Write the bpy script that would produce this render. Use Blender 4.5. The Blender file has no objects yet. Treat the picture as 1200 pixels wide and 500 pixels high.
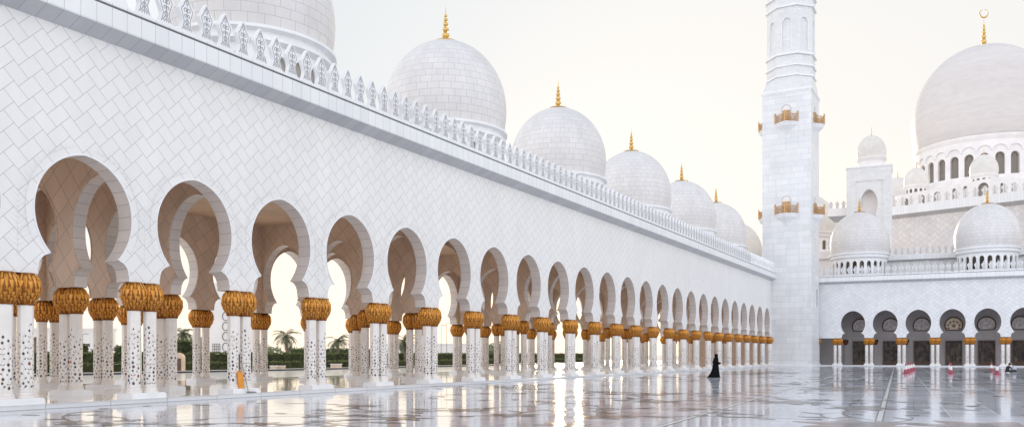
import bpy, math, random
from math import sin, cos, pi, sqrt, asin, atan2, radians, tan, hypot
from mathutils import Vector, Matrix
random.seed(7)
R = random.Random(11)
scn = bpy.context.scene
col = scn.collection

# ------------------------------------------------------------------ camera numbers (also used to survey where far things stand)
TH = 0.507; FPX = 980.0; EYE = 1.6
CT, ST = cos(TH), sin(TH)
def P(px, z):                       # plan position seen at photo column px, at distance z along the view axis
    u = (px - 600) / FPX
    return (z * (CT * u - ST), z * (ST * u + CT))
def onground(px, py, Z=0.0):
    return P(px, (EYE - Z) * FPX / (py - 415.0))

# ------------------------------------------------------------------ mesh builder
class MB:
    def __init__(s): s.v = []; s.f = []; s.uv = []; s.m = []; s.sm = []
    def face(s, pts, uv=None, m=0, smooth=False):
        b = len(s.v); s.v += [tuple(p) for p in pts]
        s.f.append(tuple(range(b, b + len(pts))))
        s.uv.append(uv if uv else [(p[0] + p[1], p[2]) for p in pts]); s.m.append(m); s.sm.append(smooth)
    def mesh(s, verts, faces, uvs=None, m=0, smooth=False):
        b = len(s.v); s.v += [tuple(p) for p in verts]
        for k, f in enumerate(faces):
            s.f.append(tuple(i + b for i in f))
            s.uv.append(uvs[k] if uvs else [(verts[i][0] + verts[i][1], verts[i][2]) for i in f])
            s.m.append(m); s.sm.append(smooth)
    def box(s, x0, x1, y0, y1, z0, z1, m=0, T=None):
        T = T or (lambda x, y, z: (x, y, z))
        c = lambda x, y, z: T(x, y, z)
        s.face([c(x0,y0,z0), c(x1,y0,z0), c(x1,y0,z1), c(x0,y0,z1)], [(x0,z0),(x1,z0),(x1,z1),(x0,z1)], m)
        s.face([c(x1,y0,z0), c(x1,y1,z0), c(x1,y1,z1), c(x1,y0,z1)], [(y0,z0),(y1,z0),(y1,z1),(y0,z1)], m)
        s.face([c(x1,y1,z0), c(x0,y1,z0), c(x0,y1,z1), c(x1,y1,z1)], [(-x1,z0),(-x0,z0),(-x0,z1),(-x1,z1)], m)
        s.face([c(x0,y1,z0), c(x0,y0,z0), c(x0,y0,z1), c(x0,y1,z1)], [(-y1,z0),(-y0,z0),(-y0,z1),(-y1,z1)], m)
        s.face([c(x0,y0,z1), c(x1,y0,z1), c(x1,y1,z1), c(x0,y1,z1)], [(x0,y0),(x1,y0),(x1,y1),(x0,y1)], m)
        s.face([c(x0,y1,z0), c(x1,y1,z0), c(x1,y0,z0), c(x0,y0,z0)], [(x0,y1),(x1,y1),(x1,y0),(x0,y0)], m)
    def lathe(s, prof, n=32, m=0, c=(0,0), smooth=True, ru=None, a0=0.0, a1=2*pi, capb=False, capt=False):
        L = [0.0]
        for a, b in zip(prof, prof[1:]): L.append(L[-1] + hypot(b[0]-a[0], b[1]-a[1]))
        ru = ru or max(p[0] for p in prof)
        full = abs(a1 - a0 - 2*pi) < 1e-6
        vs = []; k = n if full else n + 1
        for (r, z) in prof:
            for i in range(k):
                a = a0 + (a1 - a0) * i / n
                vs.append((c[0] + r*cos(a), c[1] + r*sin(a), z))
        fs = []; us = []
        for j in range(len(prof)-1):
            for i in range(n):
                i2 = (i + 1) % k
                f = [j*k+i, j*k+i2, (j+1)*k+i2, (j+1)*k+i]
                ua, ub = (a1-a0)*i/n*ru, (a1-a0)*(i+1)/n*ru
                fs.append(f); us.append([(ua,L[j]),(ub,L[j]),(ub,L[j+1]),(ua,L[j+1])])
        s.mesh(vs, fs, us, m, smooth)
        if capt: s.face([vs[(len(prof)-1)*k+i] for i in range(k)], None, m)
        if capb: s.face([vs[i] for i in range(k)][::-1], None, m)
    def tube(s, pts, rad, n=8, m=0, smooth=True):
        if not hasattr(rad, '__len__'): rad = [rad]*len(pts)
        pts = [Vector(p) for p in pts]; rings = []
        for i, p in enumerate(pts):
            d = (pts[min(i+1, len(pts)-1)] - pts[max(i-1, 0)]).normalized()
            a = d.cross(Vector((0,0,1)))
            if a.length < 1e-3: a = Vector((1,0,0))
            a.normalize(); b = d.cross(a)
            rings.append([p + (a*cos(2*pi*k/n) + b*sin(2*pi*k/n))*rad[i] for k in range(n)])
        vs = [v for r in rings for v in r]; fs = []
        for j in range(len(pts)-1):
            for k in range(n):
                fs.append((j*n+k, j*n+(k+1)%n, (j+1)*n+(k+1)%n, (j+1)*n+k))
        s.mesh(vs, fs, None, m, smooth)
        s.face(rings[0], None, m); s.face(rings[-1][::-1], None, m)
    def extrude(s, outline, T, d0, d1, m=0, mside=None):  # outline in (x,z), extruded from depth d0 to d1; T(x,d,z)
        mside = m if mside is None else mside
        s.face([T(x, d0, z) for x, z in outline], [(x, z) for x, z in outline], m)
        s.face([T(x, d1, z) for x, z in outline][::-1], [(x, z) for x, z in outline][::-1], m)
        L = 0
        for (a, b) in zip(outline, outline[1:] + outline[:1]):
            l = hypot(b[0]-a[0], b[1]-a[1])
            s.face([T(a[0], d0, a[1]), T(a[0], d1, a[1]), T(b[0], d1, b[1]), T(b[0], d0, b[1])], [(L,0),(L,d1-d0),(L+l,d1-d0),(L+l,0)], mside)
            L += l
    def build(s, name, mats, parent=None, sharp=35, fixn=False):
        me = bpy.data.meshes.new(name); me.from_pydata(s.v, [], s.f)
        for mt in (mats if isinstance(mats, (list, tuple)) else [mats]): me.materials.append(mt)
        ul = me.uv_layers.new(name='UVMap')
        ul.data.foreach_set('uv', [c for u in s.uv for p in u for c in p])
        me.polygons.foreach_set('material_index', s.m)
        me.polygons.foreach_set('use_smooth', s.sm)
        if fixn:
            import bmesh
            bm = bmesh.new(); bm.from_mesh(me); bmesh.ops.remove_doubles(bm, verts=bm.verts, dist=1e-5)
            bmesh.ops.recalc_face_normals(bm, faces=bm.faces); bm.to_mesh(me); bm.free()
        me.update(); me.set_sharp_from_angle(angle=radians(sharp))
        o = bpy.data.objects.new(name, me); col.objects.link(o)
        if parent: o.parent = parent
        return o

def empty(name, loc, label=None, cat=None, group=None, rz=0):
    o = bpy.data.objects.new(name, None); col.objects.link(o)
    o.location = loc; o.rotation_euler = (0, 0, rz); o.empty_display_size = .3
    return tag(o, label, cat, group)
def tag(o, label=None, cat=None, group=None, kind=None):
    if label: o['label'] = label
    if cat: o['category'] = cat
    if group: o['group'] = group
    if kind: o['kind'] = kind
    return o
def dup(o, parent=None, loc=None, rz=None):
    c = o.copy(); col.objects.link(c); c.parent = parent if parent else None
    if loc is not None: c.location = loc
    if rz is not None: c.rotation_euler = (0, 0, rz)
    for ch in o.children: dup(ch, c)
    return c

# ------------------------------------------------------------------ materials
class NT:
    def __init__(s, name):
        s.mat = bpy.data.materials.new(name); s.mat.use_nodes = True
        s.t = s.mat.node_tree; s.t.nodes.clear()
        s.out = s.n('ShaderNodeOutputMaterial'); s.b = s.n('ShaderNodeBsdfPrincipled')
        s.l(s.b.outputs[0], s.out.inputs[0])
    def n(s, ty, **kw):
        x = s.t.nodes.new(ty)
        for k, v in kw.items(): setattr(x, k, v)
        return x
    def l(s, a, b): s.t.links.new(a, b)
    def put(s, sock, v):
        if hasattr(v, 'is_output') or isinstance(v, bpy.types.NodeSocket): s.l(v, sock)
        else: sock.default_value = v
    def m(s, op, a, b=0.0, c=0.0):
        x = s.n('ShaderNodeMath', operation=op)
        s.put(x.inputs[0], a); s.put(x.inputs[1], b); s.put(x.inputs[2], c); return x.outputs[0]
    def mix(s, f, a, b, blend='MIX'):
        x = s.n('ShaderNodeMix', data_type='RGBA', blend_type=blend)
        s.put(x.inputs[0], f); s.put(x.inputs[6], a); s.put(x.inputs[7], b); return x.outputs[2]
    def rng(s, v, a, b, c=0.0, d=1.0, smooth=True):
        x = s.n('ShaderNodeMapRange', interpolation_type='SMOOTHSTEP' if smooth else 'LINEAR')
        s.put(x.inputs[0], v); x.inputs[1].default_value = a; x.inputs[2].default_value = b
        x.inputs[3].default_value = c; x.inputs[4].default_value = d; return x.outputs[0]
    def uv(s):
        return s.n('ShaderNodeTexCoord').outputs['UV']
    def obj(s):
        return s.n('ShaderNodeTexCoord').outputs['Object']
    def pos(s):
        return s.n('ShaderNodeNewGeometry').outputs['Position']
    def noise(s, vec, scale, detail=4, rough=.55):
        x = s.n('ShaderNodeTexNoise'); s.l(vec, x.inputs['Vector'])
        x.inputs['Scale'].default_value = scale; x.inputs['Detail'].default_value = detail; x.inputs['Roughness'].default_value = rough
        return x.outputs['Fac']
    def sep(s, v):
        x = s.n('ShaderNodeSeparateXYZ'); s.l(v, x.inputs[0]); return x.outputs
    def comb(s, a, b, c=0.0):
        x = s.n('ShaderNodeCombineXYZ'); s.put(x.inputs[0], a); s.put(x.inputs[1], b); s.put(x.inputs[2], c); return x.outputs[0]
    def mapping(s, v, scale=(1,1,1), rot=(0,0,0), loc=(0,0,0)):
        x = s.n('ShaderNodeMapping'); s.l(v, x.inputs[0]); x.inputs['Scale'].default_value = scale
        x.inputs['Rotation'].default_value = rot; x.inputs['Location'].default_value = loc; return x.outputs[0]
    def bump(s, h, strength=.2, dist=.02):
        x = s.n('ShaderNodeBump'); x.inputs['Strength'].default_value = strength; x.inputs['Distance'].default_value = dist
        s.l(h, x.inputs['Height']); s.l(x.outputs[0], s.b.inputs['Normal'])
    def fin(s, color, rough=.5, metal=0.0, spec=None):
        s.put(s.b.inputs['Base Color'], color); s.put(s.b.inputs['Roughness'], rough); s.put(s.b.inputs['Metallic'], metal)
        if spec is not None: s.b.inputs['Specular IOR Level'].default_value = spec
        return s.mat
def C(r, g, b): return (r, g, b, 1)

def stone_vary(q, base, joint, fac, rnd, amp=.07, scale=.35, weather=.08, rough=.35, spec=.4, bumpn=True, streak=(1.4,1.4,.12)):
    p = q.pos()
    nz = q.noise(p, scale, 5)
    nz2 = q.noise(q.mapping(p, streak), 1.1, 4)
    tone = q.m('MULTIPLY_ADD', rnd, amp, 1 - amp)
    tone = q.m('MULTIPLY', tone, q.rng(nz, .3, .75, 1 - weather, 1.0))
    tone = q.m('MULTIPLY', tone, q.rng(nz2, .35, .7, 1 - weather*.7, 1.0))
    c = q.mix(1.0, base, tone, 'MULTIPLY')
    # slight warm / cool shift from slab to slab
    c = q.mix(q.m('MULTIPLY', rnd, .22), c, C(base[0]*.96, base[1]*.93, base[2]*.88))
    c = q.mix(fac, c, joint)
    if bumpn: q.bump(q.m('SUBTRACT', 1.0, fac), .25, .006)
    return q.fin(c, rough, 0, spec)

def mat_herring(name, base, joint, l=.56, wd=.39, w=.010, **kw):
    """herringbone of l x wd slabs laid at 45 degrees"""
    q = NT(name); u, v, _ = q.sep(q.uv()); k = 1/sqrt(2)
    X = q.m('MULTIPLY', q.m('ADD', u, v), k); Y = q.m('MULTIPLY', q.m('SUBTRACT', v, u), k)
    f = q.m('FLOOR', q.m('DIVIDE', q.m('SUBTRACT', X, Y), 2*l))
    d = None; ident = None
    for typ, db in (('H',0),('H',1),('V',-1),('V',0)):
        b = q.m('ADD', f, float(db)); bl = q.m('MULTIPLY', b, l)
        if typ == 'H':
            a = q.m('FLOOR', q.m('DIVIDE', q.m('ADD', Y, bl), wd)); aw = q.m('MULTIPLY', a, wd)
            lng = q.m('SUBTRACT', q.m('SUBTRACT', X, aw), bl); sh = q.m('ADD', q.m('SUBTRACT', Y, aw), bl)
        else:
            a = q.m('FLOOR', q.m('DIVIDE', q.m('SUBTRACT', q.m('SUBTRACT', X, l), bl), wd)); aw = q.m('MULTIPLY', a, wd)
            lng = q.m('ADD', q.m('ADD', q.m('SUBTRACT', Y, aw), bl), l - wd); sh = q.m('SUBTRACT', q.m('SUBTRACT', q.m('SUBTRACT', X, l), aw), bl)
        dl = q.m('MINIMUM', lng, q.m('SUBTRACT', l, lng)); ds = q.m('MINIMUM', sh, q.m('SUBTRACT', wd, sh))
        ins = q.m('GREATER_THAN', dl, 0.0)
        di = q.m('MINIMUM', dl, ds)
        ii = q.m('MULTIPLY', ins, q.m('ADD', q.m('MULTIPLY', a, 1.37), q.m('MULTIPLY_ADD', b, 7.91, 3.3 if typ == 'H' else 911.7)))
        d = di if d is None else q.m('MAXIMUM', d, di)
        ident = ii if ident is None else q.m('ADD', ident, ii)
    fac = q.rng(d, w*.5, w*1.2, 1, 0)
    wn = q.n('ShaderNodeTexWhiteNoise', noise_dimensions='1D'); q.l(ident, wn.inputs['W'])
    return stone_vary(q, base, joint, fac, wn.outputs['Value'], **kw)

def mat_brick(name, base, joint, bw=1.1, bh=.55, w=.012, offset=.5, rot=0, mixrow=0, **kw):
    q = NT(name); u, v, _ = q.sep(q.uv() if not rot else q.mapping(q.uv(), (1,1,1), (0,0,rot)))
    Yr = q.m('DIVIDE', v, bh); j = q.m('FLOOR', Yr); fy = q.m('FRACT', Yr)
    sh = q.m('MULTIPLY', q.m('FLOORED_MODULO', j, 2.0), offset)
    if mixrow:
        wr = q.n('ShaderNodeTexWhiteNoise', noise_dimensions='1D'); q.l(j, wr.inputs['W'])
        sh = q.m('MULTIPLY_ADD', wr.outputs['Value'], mixrow, sh)
    Xr = q.m('ADD', q.m('DIVIDE', u, bw), sh); i = q.m('FLOOR', Xr); fx = q.m('FRACT', Xr)
    dx = q.m('MULTIPLY', q.m('MINIMUM', fx, q.m('SUBTRACT', 1.0, fx)), bw)
    dy = q.m('MULTIPLY', q.m('MINIMUM', fy, q.m('SUBTRACT', 1.0, fy)), bh)
    fac = q.rng(q.m('MINIMUM', dx, dy), w*.5, w*1.2, 1, 0)
    wn = q.n('ShaderNodeTexWhiteNoise', noise_dimensions='2D'); q.l(q.comb(i, j), wn.inputs['Vector'])
    return stone_vary(q, base, joint, fac, wn.outputs['Value'], **kw)

def mat_plain(name, c, rough=.5, metal=0, var=.12, scale=3.0, spec=None, bump=0):
    q = NT(name); p = q.obj(); nz = q.noise(p, scale, 5)
    cc = q.mix(q.rng(nz, .3, .7), C(c[0]*(1-var), c[1]*(1-var), c[2]*(1-var)), C(min(1,c[0]*(1+var)), min(1,c[1]*(1+var)), min(1,c[2]*(1+var))))
    if bump: q.bump(nz, bump, .02)
    return q.fin(cc, rough, metal, spec)

WH = C(.90, .89, .88); JN = C(.47, .455, .455)
M = {}
M['tile'] = mat_herring('diagonal_marble_tiles', WH, JN, .61, .43, .009, amp=.035, weather=.05)
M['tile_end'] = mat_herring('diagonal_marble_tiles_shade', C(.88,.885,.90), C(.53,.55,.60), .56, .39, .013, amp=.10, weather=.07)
M['tile_warm'] = mat_herring('diagonal_marble_tiles_sunset_tint', C(.82,.785,.775), C(.52,.46,.45), 1.1, .8, .03, amp=.10, weather=.10)  # peach evening light on the hall wall is tinted into the tiles
M['inner'] = mat_brick('warm_bounce_interior_tiles', C(.76,.585,.465), C(.38,.275,.20), .72, .72, .012, 0, rot=radians(52), amp=.10, weather=.12, rough=.45)  # warm bounced light inside the gallery painted into the tile colour
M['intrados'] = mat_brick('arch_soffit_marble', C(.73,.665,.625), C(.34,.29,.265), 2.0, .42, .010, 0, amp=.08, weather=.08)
M['course'] = mat_brick('coursed_marble', C(.88,.885,.90), C(.56,.57,.59), 1.7, .79, .018, .5, mixrow=.6, amp=.09, weather=.08)
M['course_fine'] = mat_brick('coursed_marble_small', C(.86,.86,.865), C(.62,.62,.63), .7, .35, .014, .5, amp=.08, weather=.08)
M['dome'] = mat_brick('dome_marble', C(.80,.78,.775), C(.46,.45,.45), .74, .44, .012, .5, mixrow=.25, amp=.055, scale=.25, weather=.10)
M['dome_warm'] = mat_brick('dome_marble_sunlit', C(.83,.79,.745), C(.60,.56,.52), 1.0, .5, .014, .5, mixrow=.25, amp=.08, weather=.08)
M['dome_main'] = mat_brick('great_dome_marble', C(.78,.73,.71), C(.68,.635,.615), 1.6, .55, .03, .5, mixrow=.5, amp=.05, scale=.05, weather=.10, streak=(.05,.05,.9))
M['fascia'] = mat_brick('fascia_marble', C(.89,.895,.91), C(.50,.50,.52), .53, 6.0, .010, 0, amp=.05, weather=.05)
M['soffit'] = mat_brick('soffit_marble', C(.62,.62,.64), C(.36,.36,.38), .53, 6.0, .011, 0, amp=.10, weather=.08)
M['marble'] = mat_plain('plain_white_marble', (.86,.86,.87), .35, 0, .04, 1.2, .4)
M['marble_warm'] = mat_plain('sunset_tinted_marble', (.85,.81,.79), .45, 0, .05, .4, .3)  # base colour carries the peach sunset glow of the upper buildings
M['carve'] = mat_plain('carved_groove_shade', (.34,.335,.345), .7, 0, .1)
M['palmcarve'] = mat_plain('faint_palm_engraving', (.66,.645,.64), .6, 0, .05)
M['groove'] = mat_plain('joint_shadow', (.22,.22,.235), .8, 0, .1)
M['ceil'] = mat_plain('arcade_ceiling_plaster', (.56,.40,.28), .7, 0, .10, .6)  # brown tint carries the same warm bounced light on the ceiling
M['shaft'] = mat_plain('column_white_marble', (.86,.815,.775), .3, 0, .05, 2.0, .5)
M['ink'] = mat_plain('inlay_dark_stone', (.085,.062,.055), .35, 0, .3, 9)
M['inkred'] = mat_plain('inlay_red_stone', (.28,.07,.05), .35, 0, .3, 9)
M['inkblue'] = mat_plain('inlay_blue_stone', (.06,.08,.16), .35, 0, .3, 9)
q = NT('gilded_palm_leaf'); nz = q.noise(q.obj(), 9, 4)
M['gold'] = q.fin(q.mix(q.rng(nz,.3,.7), C(.56,.22,.03), C(.80,.39,.075)), q.rng(nz,.2,.8,.34,.5), .55)
M['golddark'] = mat_plain('gilded_recess_shade', (.26,.09,.012), .5, .5, .2, 8)  # crevice shade between the leaves, painted as a darker gold core
q = NT('polished_gold_finial'); nz = q.noise(q.obj(), 3, 3)
M['finial'] = q.fin(q.mix(nz, C(.62,.40,.12), C(.80,.56,.22)), .34, .75)
M['bronze'] = mat_plain('gilt_bronze_railing', (.56,.33,.15), .42, .5, .2, 5)
q = NT('dark_glazing_painted_reflections'); nz = q.noise(q.mapping(q.pos(), (1.6,1.6,.9)), 1.3, 6, .7)
M['glass'] = q.fin(q.mix(q.rng(nz,.42,.72), C(.018,.015,.014), C(.20,.145,.105)), .35, 0, .3)  # brown noise patches paint blurred reflections into the glass colour
M['glassbrown'] = mat_plain('latticed_window_brown', (.16,.125,.095), .35, 0, .35, 4)
M['lattice'] = mat_plain('window_lattice', (.42,.39,.345), .6, 0, .15, 3)
M['litglass'] = mat_plain('cream_lit_lattice_glass', (.92,.72,.52), .4, 0, .15, 3)  # lit-from-inside look painted as a bright cream base colour
M['greyglass'] = mat_plain('grey_lattice_glass', (.62,.56,.53), .3, 0, .2, 3)
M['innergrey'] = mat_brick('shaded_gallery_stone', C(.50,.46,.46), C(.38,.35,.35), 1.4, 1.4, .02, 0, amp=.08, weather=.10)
M['wood'] = mat_plain('dark_door_wood', (.11,.06,.035), .5, 0, .3, 5)
M['darkcap'] = mat_plain('shaded_red_gilding', (.15,.045,.02), .5, .3, .3, 8)
M['roof'] = mat_plain('roof_screed', (.55,.54,.53), .8, 0, .1, .4)

def mat_floor(name, base, seam, rough, rot, ix=1.2, iy=1.2, vein=.10, wave=.0, ior=1.42):
    q = NT(name); p = q.mapping(q.pos(), (1,1,1), (0,0,rot))
    x, y, _ = q.sep(p)
    fx = q.m('FRACT', q.m('DIVIDE', x, ix)); fy = q.m('FRACT', q.m('DIVIDE', y, iy))
    dx = q.m('MULTIPLY', q.m('MINIMUM', fx, q.m('SUBTRACT', 1.0, fx)), ix)
    dy = q.m('MULTIPLY', q.m('MINIMUM', fy, q.m('SUBTRACT', 1.0, fy)), iy)
    fac = q.rng(q.m('MINIMUM', dx, dy), .004, .016, 1, 0)
    wn = q.n('ShaderNodeTexWhiteNoise', noise_dimensions='2D')
    q.l(q.comb(q.m('FLOOR', q.m('DIVIDE', x, ix)), q.m('FLOOR', q.m('DIVIDE', y, iy))), wn.inputs['Vector'])
    nz = q.noise(p, .35, 6, .6); nz2 = q.noise(p, 1.6, 8, .65)
    v = q.rng(q.m('ABSOLUTE', q.m('SUBTRACT', nz2, .5)), 0, .05, 1, 0)
    c = q.mix(q.m('MULTIPLY', v, vein), base, C(base[0]*.55, base[1]*.55, base[2]*.57))
    c = q.mix(q.rng(nz, .45, .65, 0, .15), c, C(base[0]*.72, base[1]*.72, base[2]*.74))
    c = q.mix(1.0, c, q.m('MULTIPLY_ADD', wn.outputs['Value'], .12, .88), 'MULTIPLY')
    c = q.mix(q.m('MULTIPLY', fac, .7), c, seam)
    hn = q.noise(q.mapping(p, (1,1,1)), 2.2, 3, .5)
    slab = q.m('MULTIPLY_ADD', wn.outputs['Value'], .25, hn)
    bm = q.n('ShaderNodeBump'); bm.inputs['Strength'].default_value = wave; bm.inputs['Distance'].default_value = .01
    q.l(slab, bm.inputs['Height']); q.l(bm.outputs[0], q.b.inputs['Normal'])
    r = q.m('ADD', q.m('MULTIPLY_ADD', q.rng(nz, .35, .65), .03, q.m('MULTIPLY_ADD', wn.outputs['Value'], rough*.9, rough*.6)), q.m('MULTIPLY', fac, .2))
    q.b.inputs['IOR'].default_value = ior
    return q.fin(c, r, 0, .5)
ROT = radians(4.2)
M['floor'] = mat_floor('polished_courtyard_marble', C(.71,.735,.80), C(.38,.38,.40), .065, -ROT, 1.2, 1.2, .12, .018)
M['gfloor'] = mat_floor('polished_arcade_marble', C(.92,.89,.84), C(.66,.63,.58), .035, 0, 1.06, 1.0, .04, .003, 1.42)
M['step'] = mat_brick('step_marble', C(.80,.80,.82), C(.42,.42,.43), 2.12, 3.0, .016, 0, amp=.06, weather=.06)
def mat_inlay(name, a, b):
    q = NT(name); p = q.pos(); nz = q.noise(p, 3.0, 6, .6)
    q.b.inputs['IOR'].default_value = 1.33
    return q.fin(q.mix(q.rng(nz,.35,.65), a, b), .16)
M['fl_brown'] = mat_inlay('floor_inlay_brown', C(.15,.10,.075), C(.30,.225,.18))
M['fl_dark'] = mat_inlay('floor_inlay_charcoal', C(.04,.036,.036), C(.11,.10,.095))
M['fl_red'] = mat_inlay('floor_inlay_red', C(.24,.13,.115), C(.36,.23,.20))
M['fl_green'] = mat_inlay('floor_inlay_olive', C(.22,.23,.22), C(.36,.36,.35))
M['fl_pale'] = mat_inlay('floor_strip_pale', C(.80,.79,.78), C(.72,.71,.70))

# ------------------------------------------------------------------ world, sun, camera
w = bpy.data.worlds.new('World'); scn.world = w; w.use_nodes = True
nt = w.node_tree; nt.nodes.clear()
SUN_AZ = radians(24.0); SUN_EL = radians(9.0)         # ahead of the camera, a little left of the arcade line
sd = Vector((-sin(SUN_AZ)*cos(SUN_EL), cos(SUN_AZ)*cos(SUN_EL), sin(SUN_EL)))
def wn(ty, **k):
    x = nt.nodes.new(ty)
    for a, b in k.items(): setattr(x, a, b)
    return x
sky = wn('ShaderNodeTexSky', sky_type='NISHITA'); sky.sun_disc = False
sky.sun_elevation = SUN_EL; sky.sun_rotation = -SUN_AZ
sky.air_density = 1.0; sky.dust_density = 3.0; sky.ozone_density = 1.0
tc = wn('ShaderNodeTexCoord')
dot = wn('ShaderNodeVectorMath', operation='DOT_PRODUCT'); nt.links.new(tc.outputs['Generated'], dot.inputs[0])
dot.inputs[1].default_value = Vector((-sin(radians(9)), cos(radians(9)), .10)).normalized()
rampd = wn('ShaderNodeValToRGB'); el = rampd.color_ramp.elements
nt.links.new(wn('ShaderNodeMapRange').outputs[0], rampd.inputs[0])
mr = [n for n in nt.nodes if n.type == 'MAP_RANGE'][0]
mr.inputs[1].default_value = -1; mr.inputs[2].default_value = 1; nt.links.new(dot.outputs['Value'], mr.inputs[0])
el[0].position = 0.0; el[0].color = (1.66,1.72,1.86,1)  # unseen sky behind the camera, brightened as added fill for the walls
el[1].position = 1.0; el[1].color = (.95,.925,.885,1)
for p_, c_ in ((.5,(1.57,1.56,1.56)), (.80,(1.15,1.17,1.20)), (.88,(.79,.825,.85)), (.93,(.835,.86,.88)), (.96,(.89,.895,.895)), (.985,(.935,.918,.895))):
    e_ = el.new(p_); e_.color = (*c_, 1)
# warm haze low on the horizon on the sunset side
sx = wn('ShaderNodeSeparateXYZ'); nt.links.new(tc.outputs['Generated'], sx.inputs[0])
hz_ = wn('ShaderNodeMapRange', interpolation_type='SMOOTHSTEP'); nt.links.new(sx.outputs[2], hz_.inputs[0])
hz_.inputs[1].default_value = 0.0; hz_.inputs[2].default_value = .26; hz_.inputs[3].default_value = 1; hz_.inputs[4].default_value = 0
hz2 = wn('ShaderNodeMapRange', interpolation_type='SMOOTHSTEP'); nt.links.new(mr.outputs[0], hz2.inputs[0])
hz2.inputs[1].default_value = .45; hz2.inputs[2].default_value = .95
mul = wn('ShaderNodeMath', operation='MULTIPLY'); nt.links.new(hz_.outputs[0], mul.inputs[0]); nt.links.new(hz2.outputs[0], mul.inputs[1])
mx = wn('ShaderNodeMix', data_type='RGBA'); nt.links.new(mul.outputs[0], mx.inputs[0]); nt.links.new(rampd.outputs[0], mx.inputs[6]); mx.inputs[7].default_value = (1.34,1.14,.90,1)
bg1 = wn('ShaderNodeBackground'); nt.links.new(sky.outputs[0], bg1.inputs[0]); bg1.inputs[1].default_value = .003
zen = wn('ShaderNodeMapRange', interpolation_type='SMOOTHSTEP'); nt.links.new(sx.outputs[2], zen.inputs[0])
zen.inputs[1].default_value = .38; zen.inputs[2].default_value = .95
mz = wn('ShaderNodeMix', data_type='RGBA', blend_type='MULTIPLY'); nt.links.new(zen.outputs[0], mz.inputs[0]); nt.links.new(mx.outputs[2], mz.inputs[6]); mz.inputs[7].default_value = (.50,.55,.63,1)
bg2 = wn('ShaderNodeBackground'); nt.links.new(mz.outputs[2], bg2.inputs[0]); bg2.inputs[1].default_value = 1.0
ad = wn('ShaderNodeAddShader'); nt.links.new(bg1.outputs[0], ad.inputs[0]); nt.links.new(bg2.outputs[0], ad.inputs[1])
wo = wn('ShaderNodeOutputWorld'); nt.links.new(ad.outputs[0], wo.inputs[0])
sl = bpy.data.lights.new('sun', 'SUN'); sl.energy = 2.4; sl.angle = radians(10); sl.color = (1.0, .78, .52)
so = bpy.data.objects.new('sun', sl); col.objects.link(so); so.rotation_euler = sd.to_track_quat('Z', 'Y').to_euler()
cam = bpy.data.cameras.new('camera'); co = bpy.data.objects.new('camera', cam); col.objects.link(co)
co.location = (0, 0, EYE); co.rotation_euler = (pi/2, 0, TH)
cam.sensor_width = 36; cam.lens = 36*FPX/1200; cam.shift_y = .1375; cam.clip_start = .1; cam.clip_end = 3000
scn.camera = co
scn.view_settings.view_transform = 'Standard'; scn.view_settings.look = 'None'; scn.view_settings.exposure = 0; scn.view_settings.gamma = 1

# ------------------------------------------------------------------ arch geometry
def arch_prof(hw=1.0, n=20):
    """right half of a keyhole arch, list of (half width, height above springing) upward; hw scales widths"""
    pr = [(1.54, 0), (1.54, .15), (1.52, .21)]
    for k in range(1, 8):
        a = pi/2 * k/7; pr.append((1.10 + .42*cos(a), .21 + .44*sin(a)))
    t0 = asin(-.738)
    for k in range(1, n+1):
        t = t0 + (pi/2 - t0)*k/n
        zz = 2.0 + sin(t)*(1.78 if t > 0 else 1.816)
        h = 1.63*cos(t)
        if t > 0: zz += .05*(t/(pi/2))**4
        pr.append((max(h, 0.0), zz))
    return [(h*hw, z) for h, z in pr]
def round_prof(hw, hs, ht, n=10, point=0.0):
    """plain opening: straight jamb to hs then round head to ht"""
    pr = [(hw, 0), (hw, hs)]
    for k in range(1, n+1):
        t = pi/2*k/n; pr.append((hw*cos(t)**(1 - point) if k < n else 0.0, hs + (ht-hs)*sin(t)))
    return pr
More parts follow.
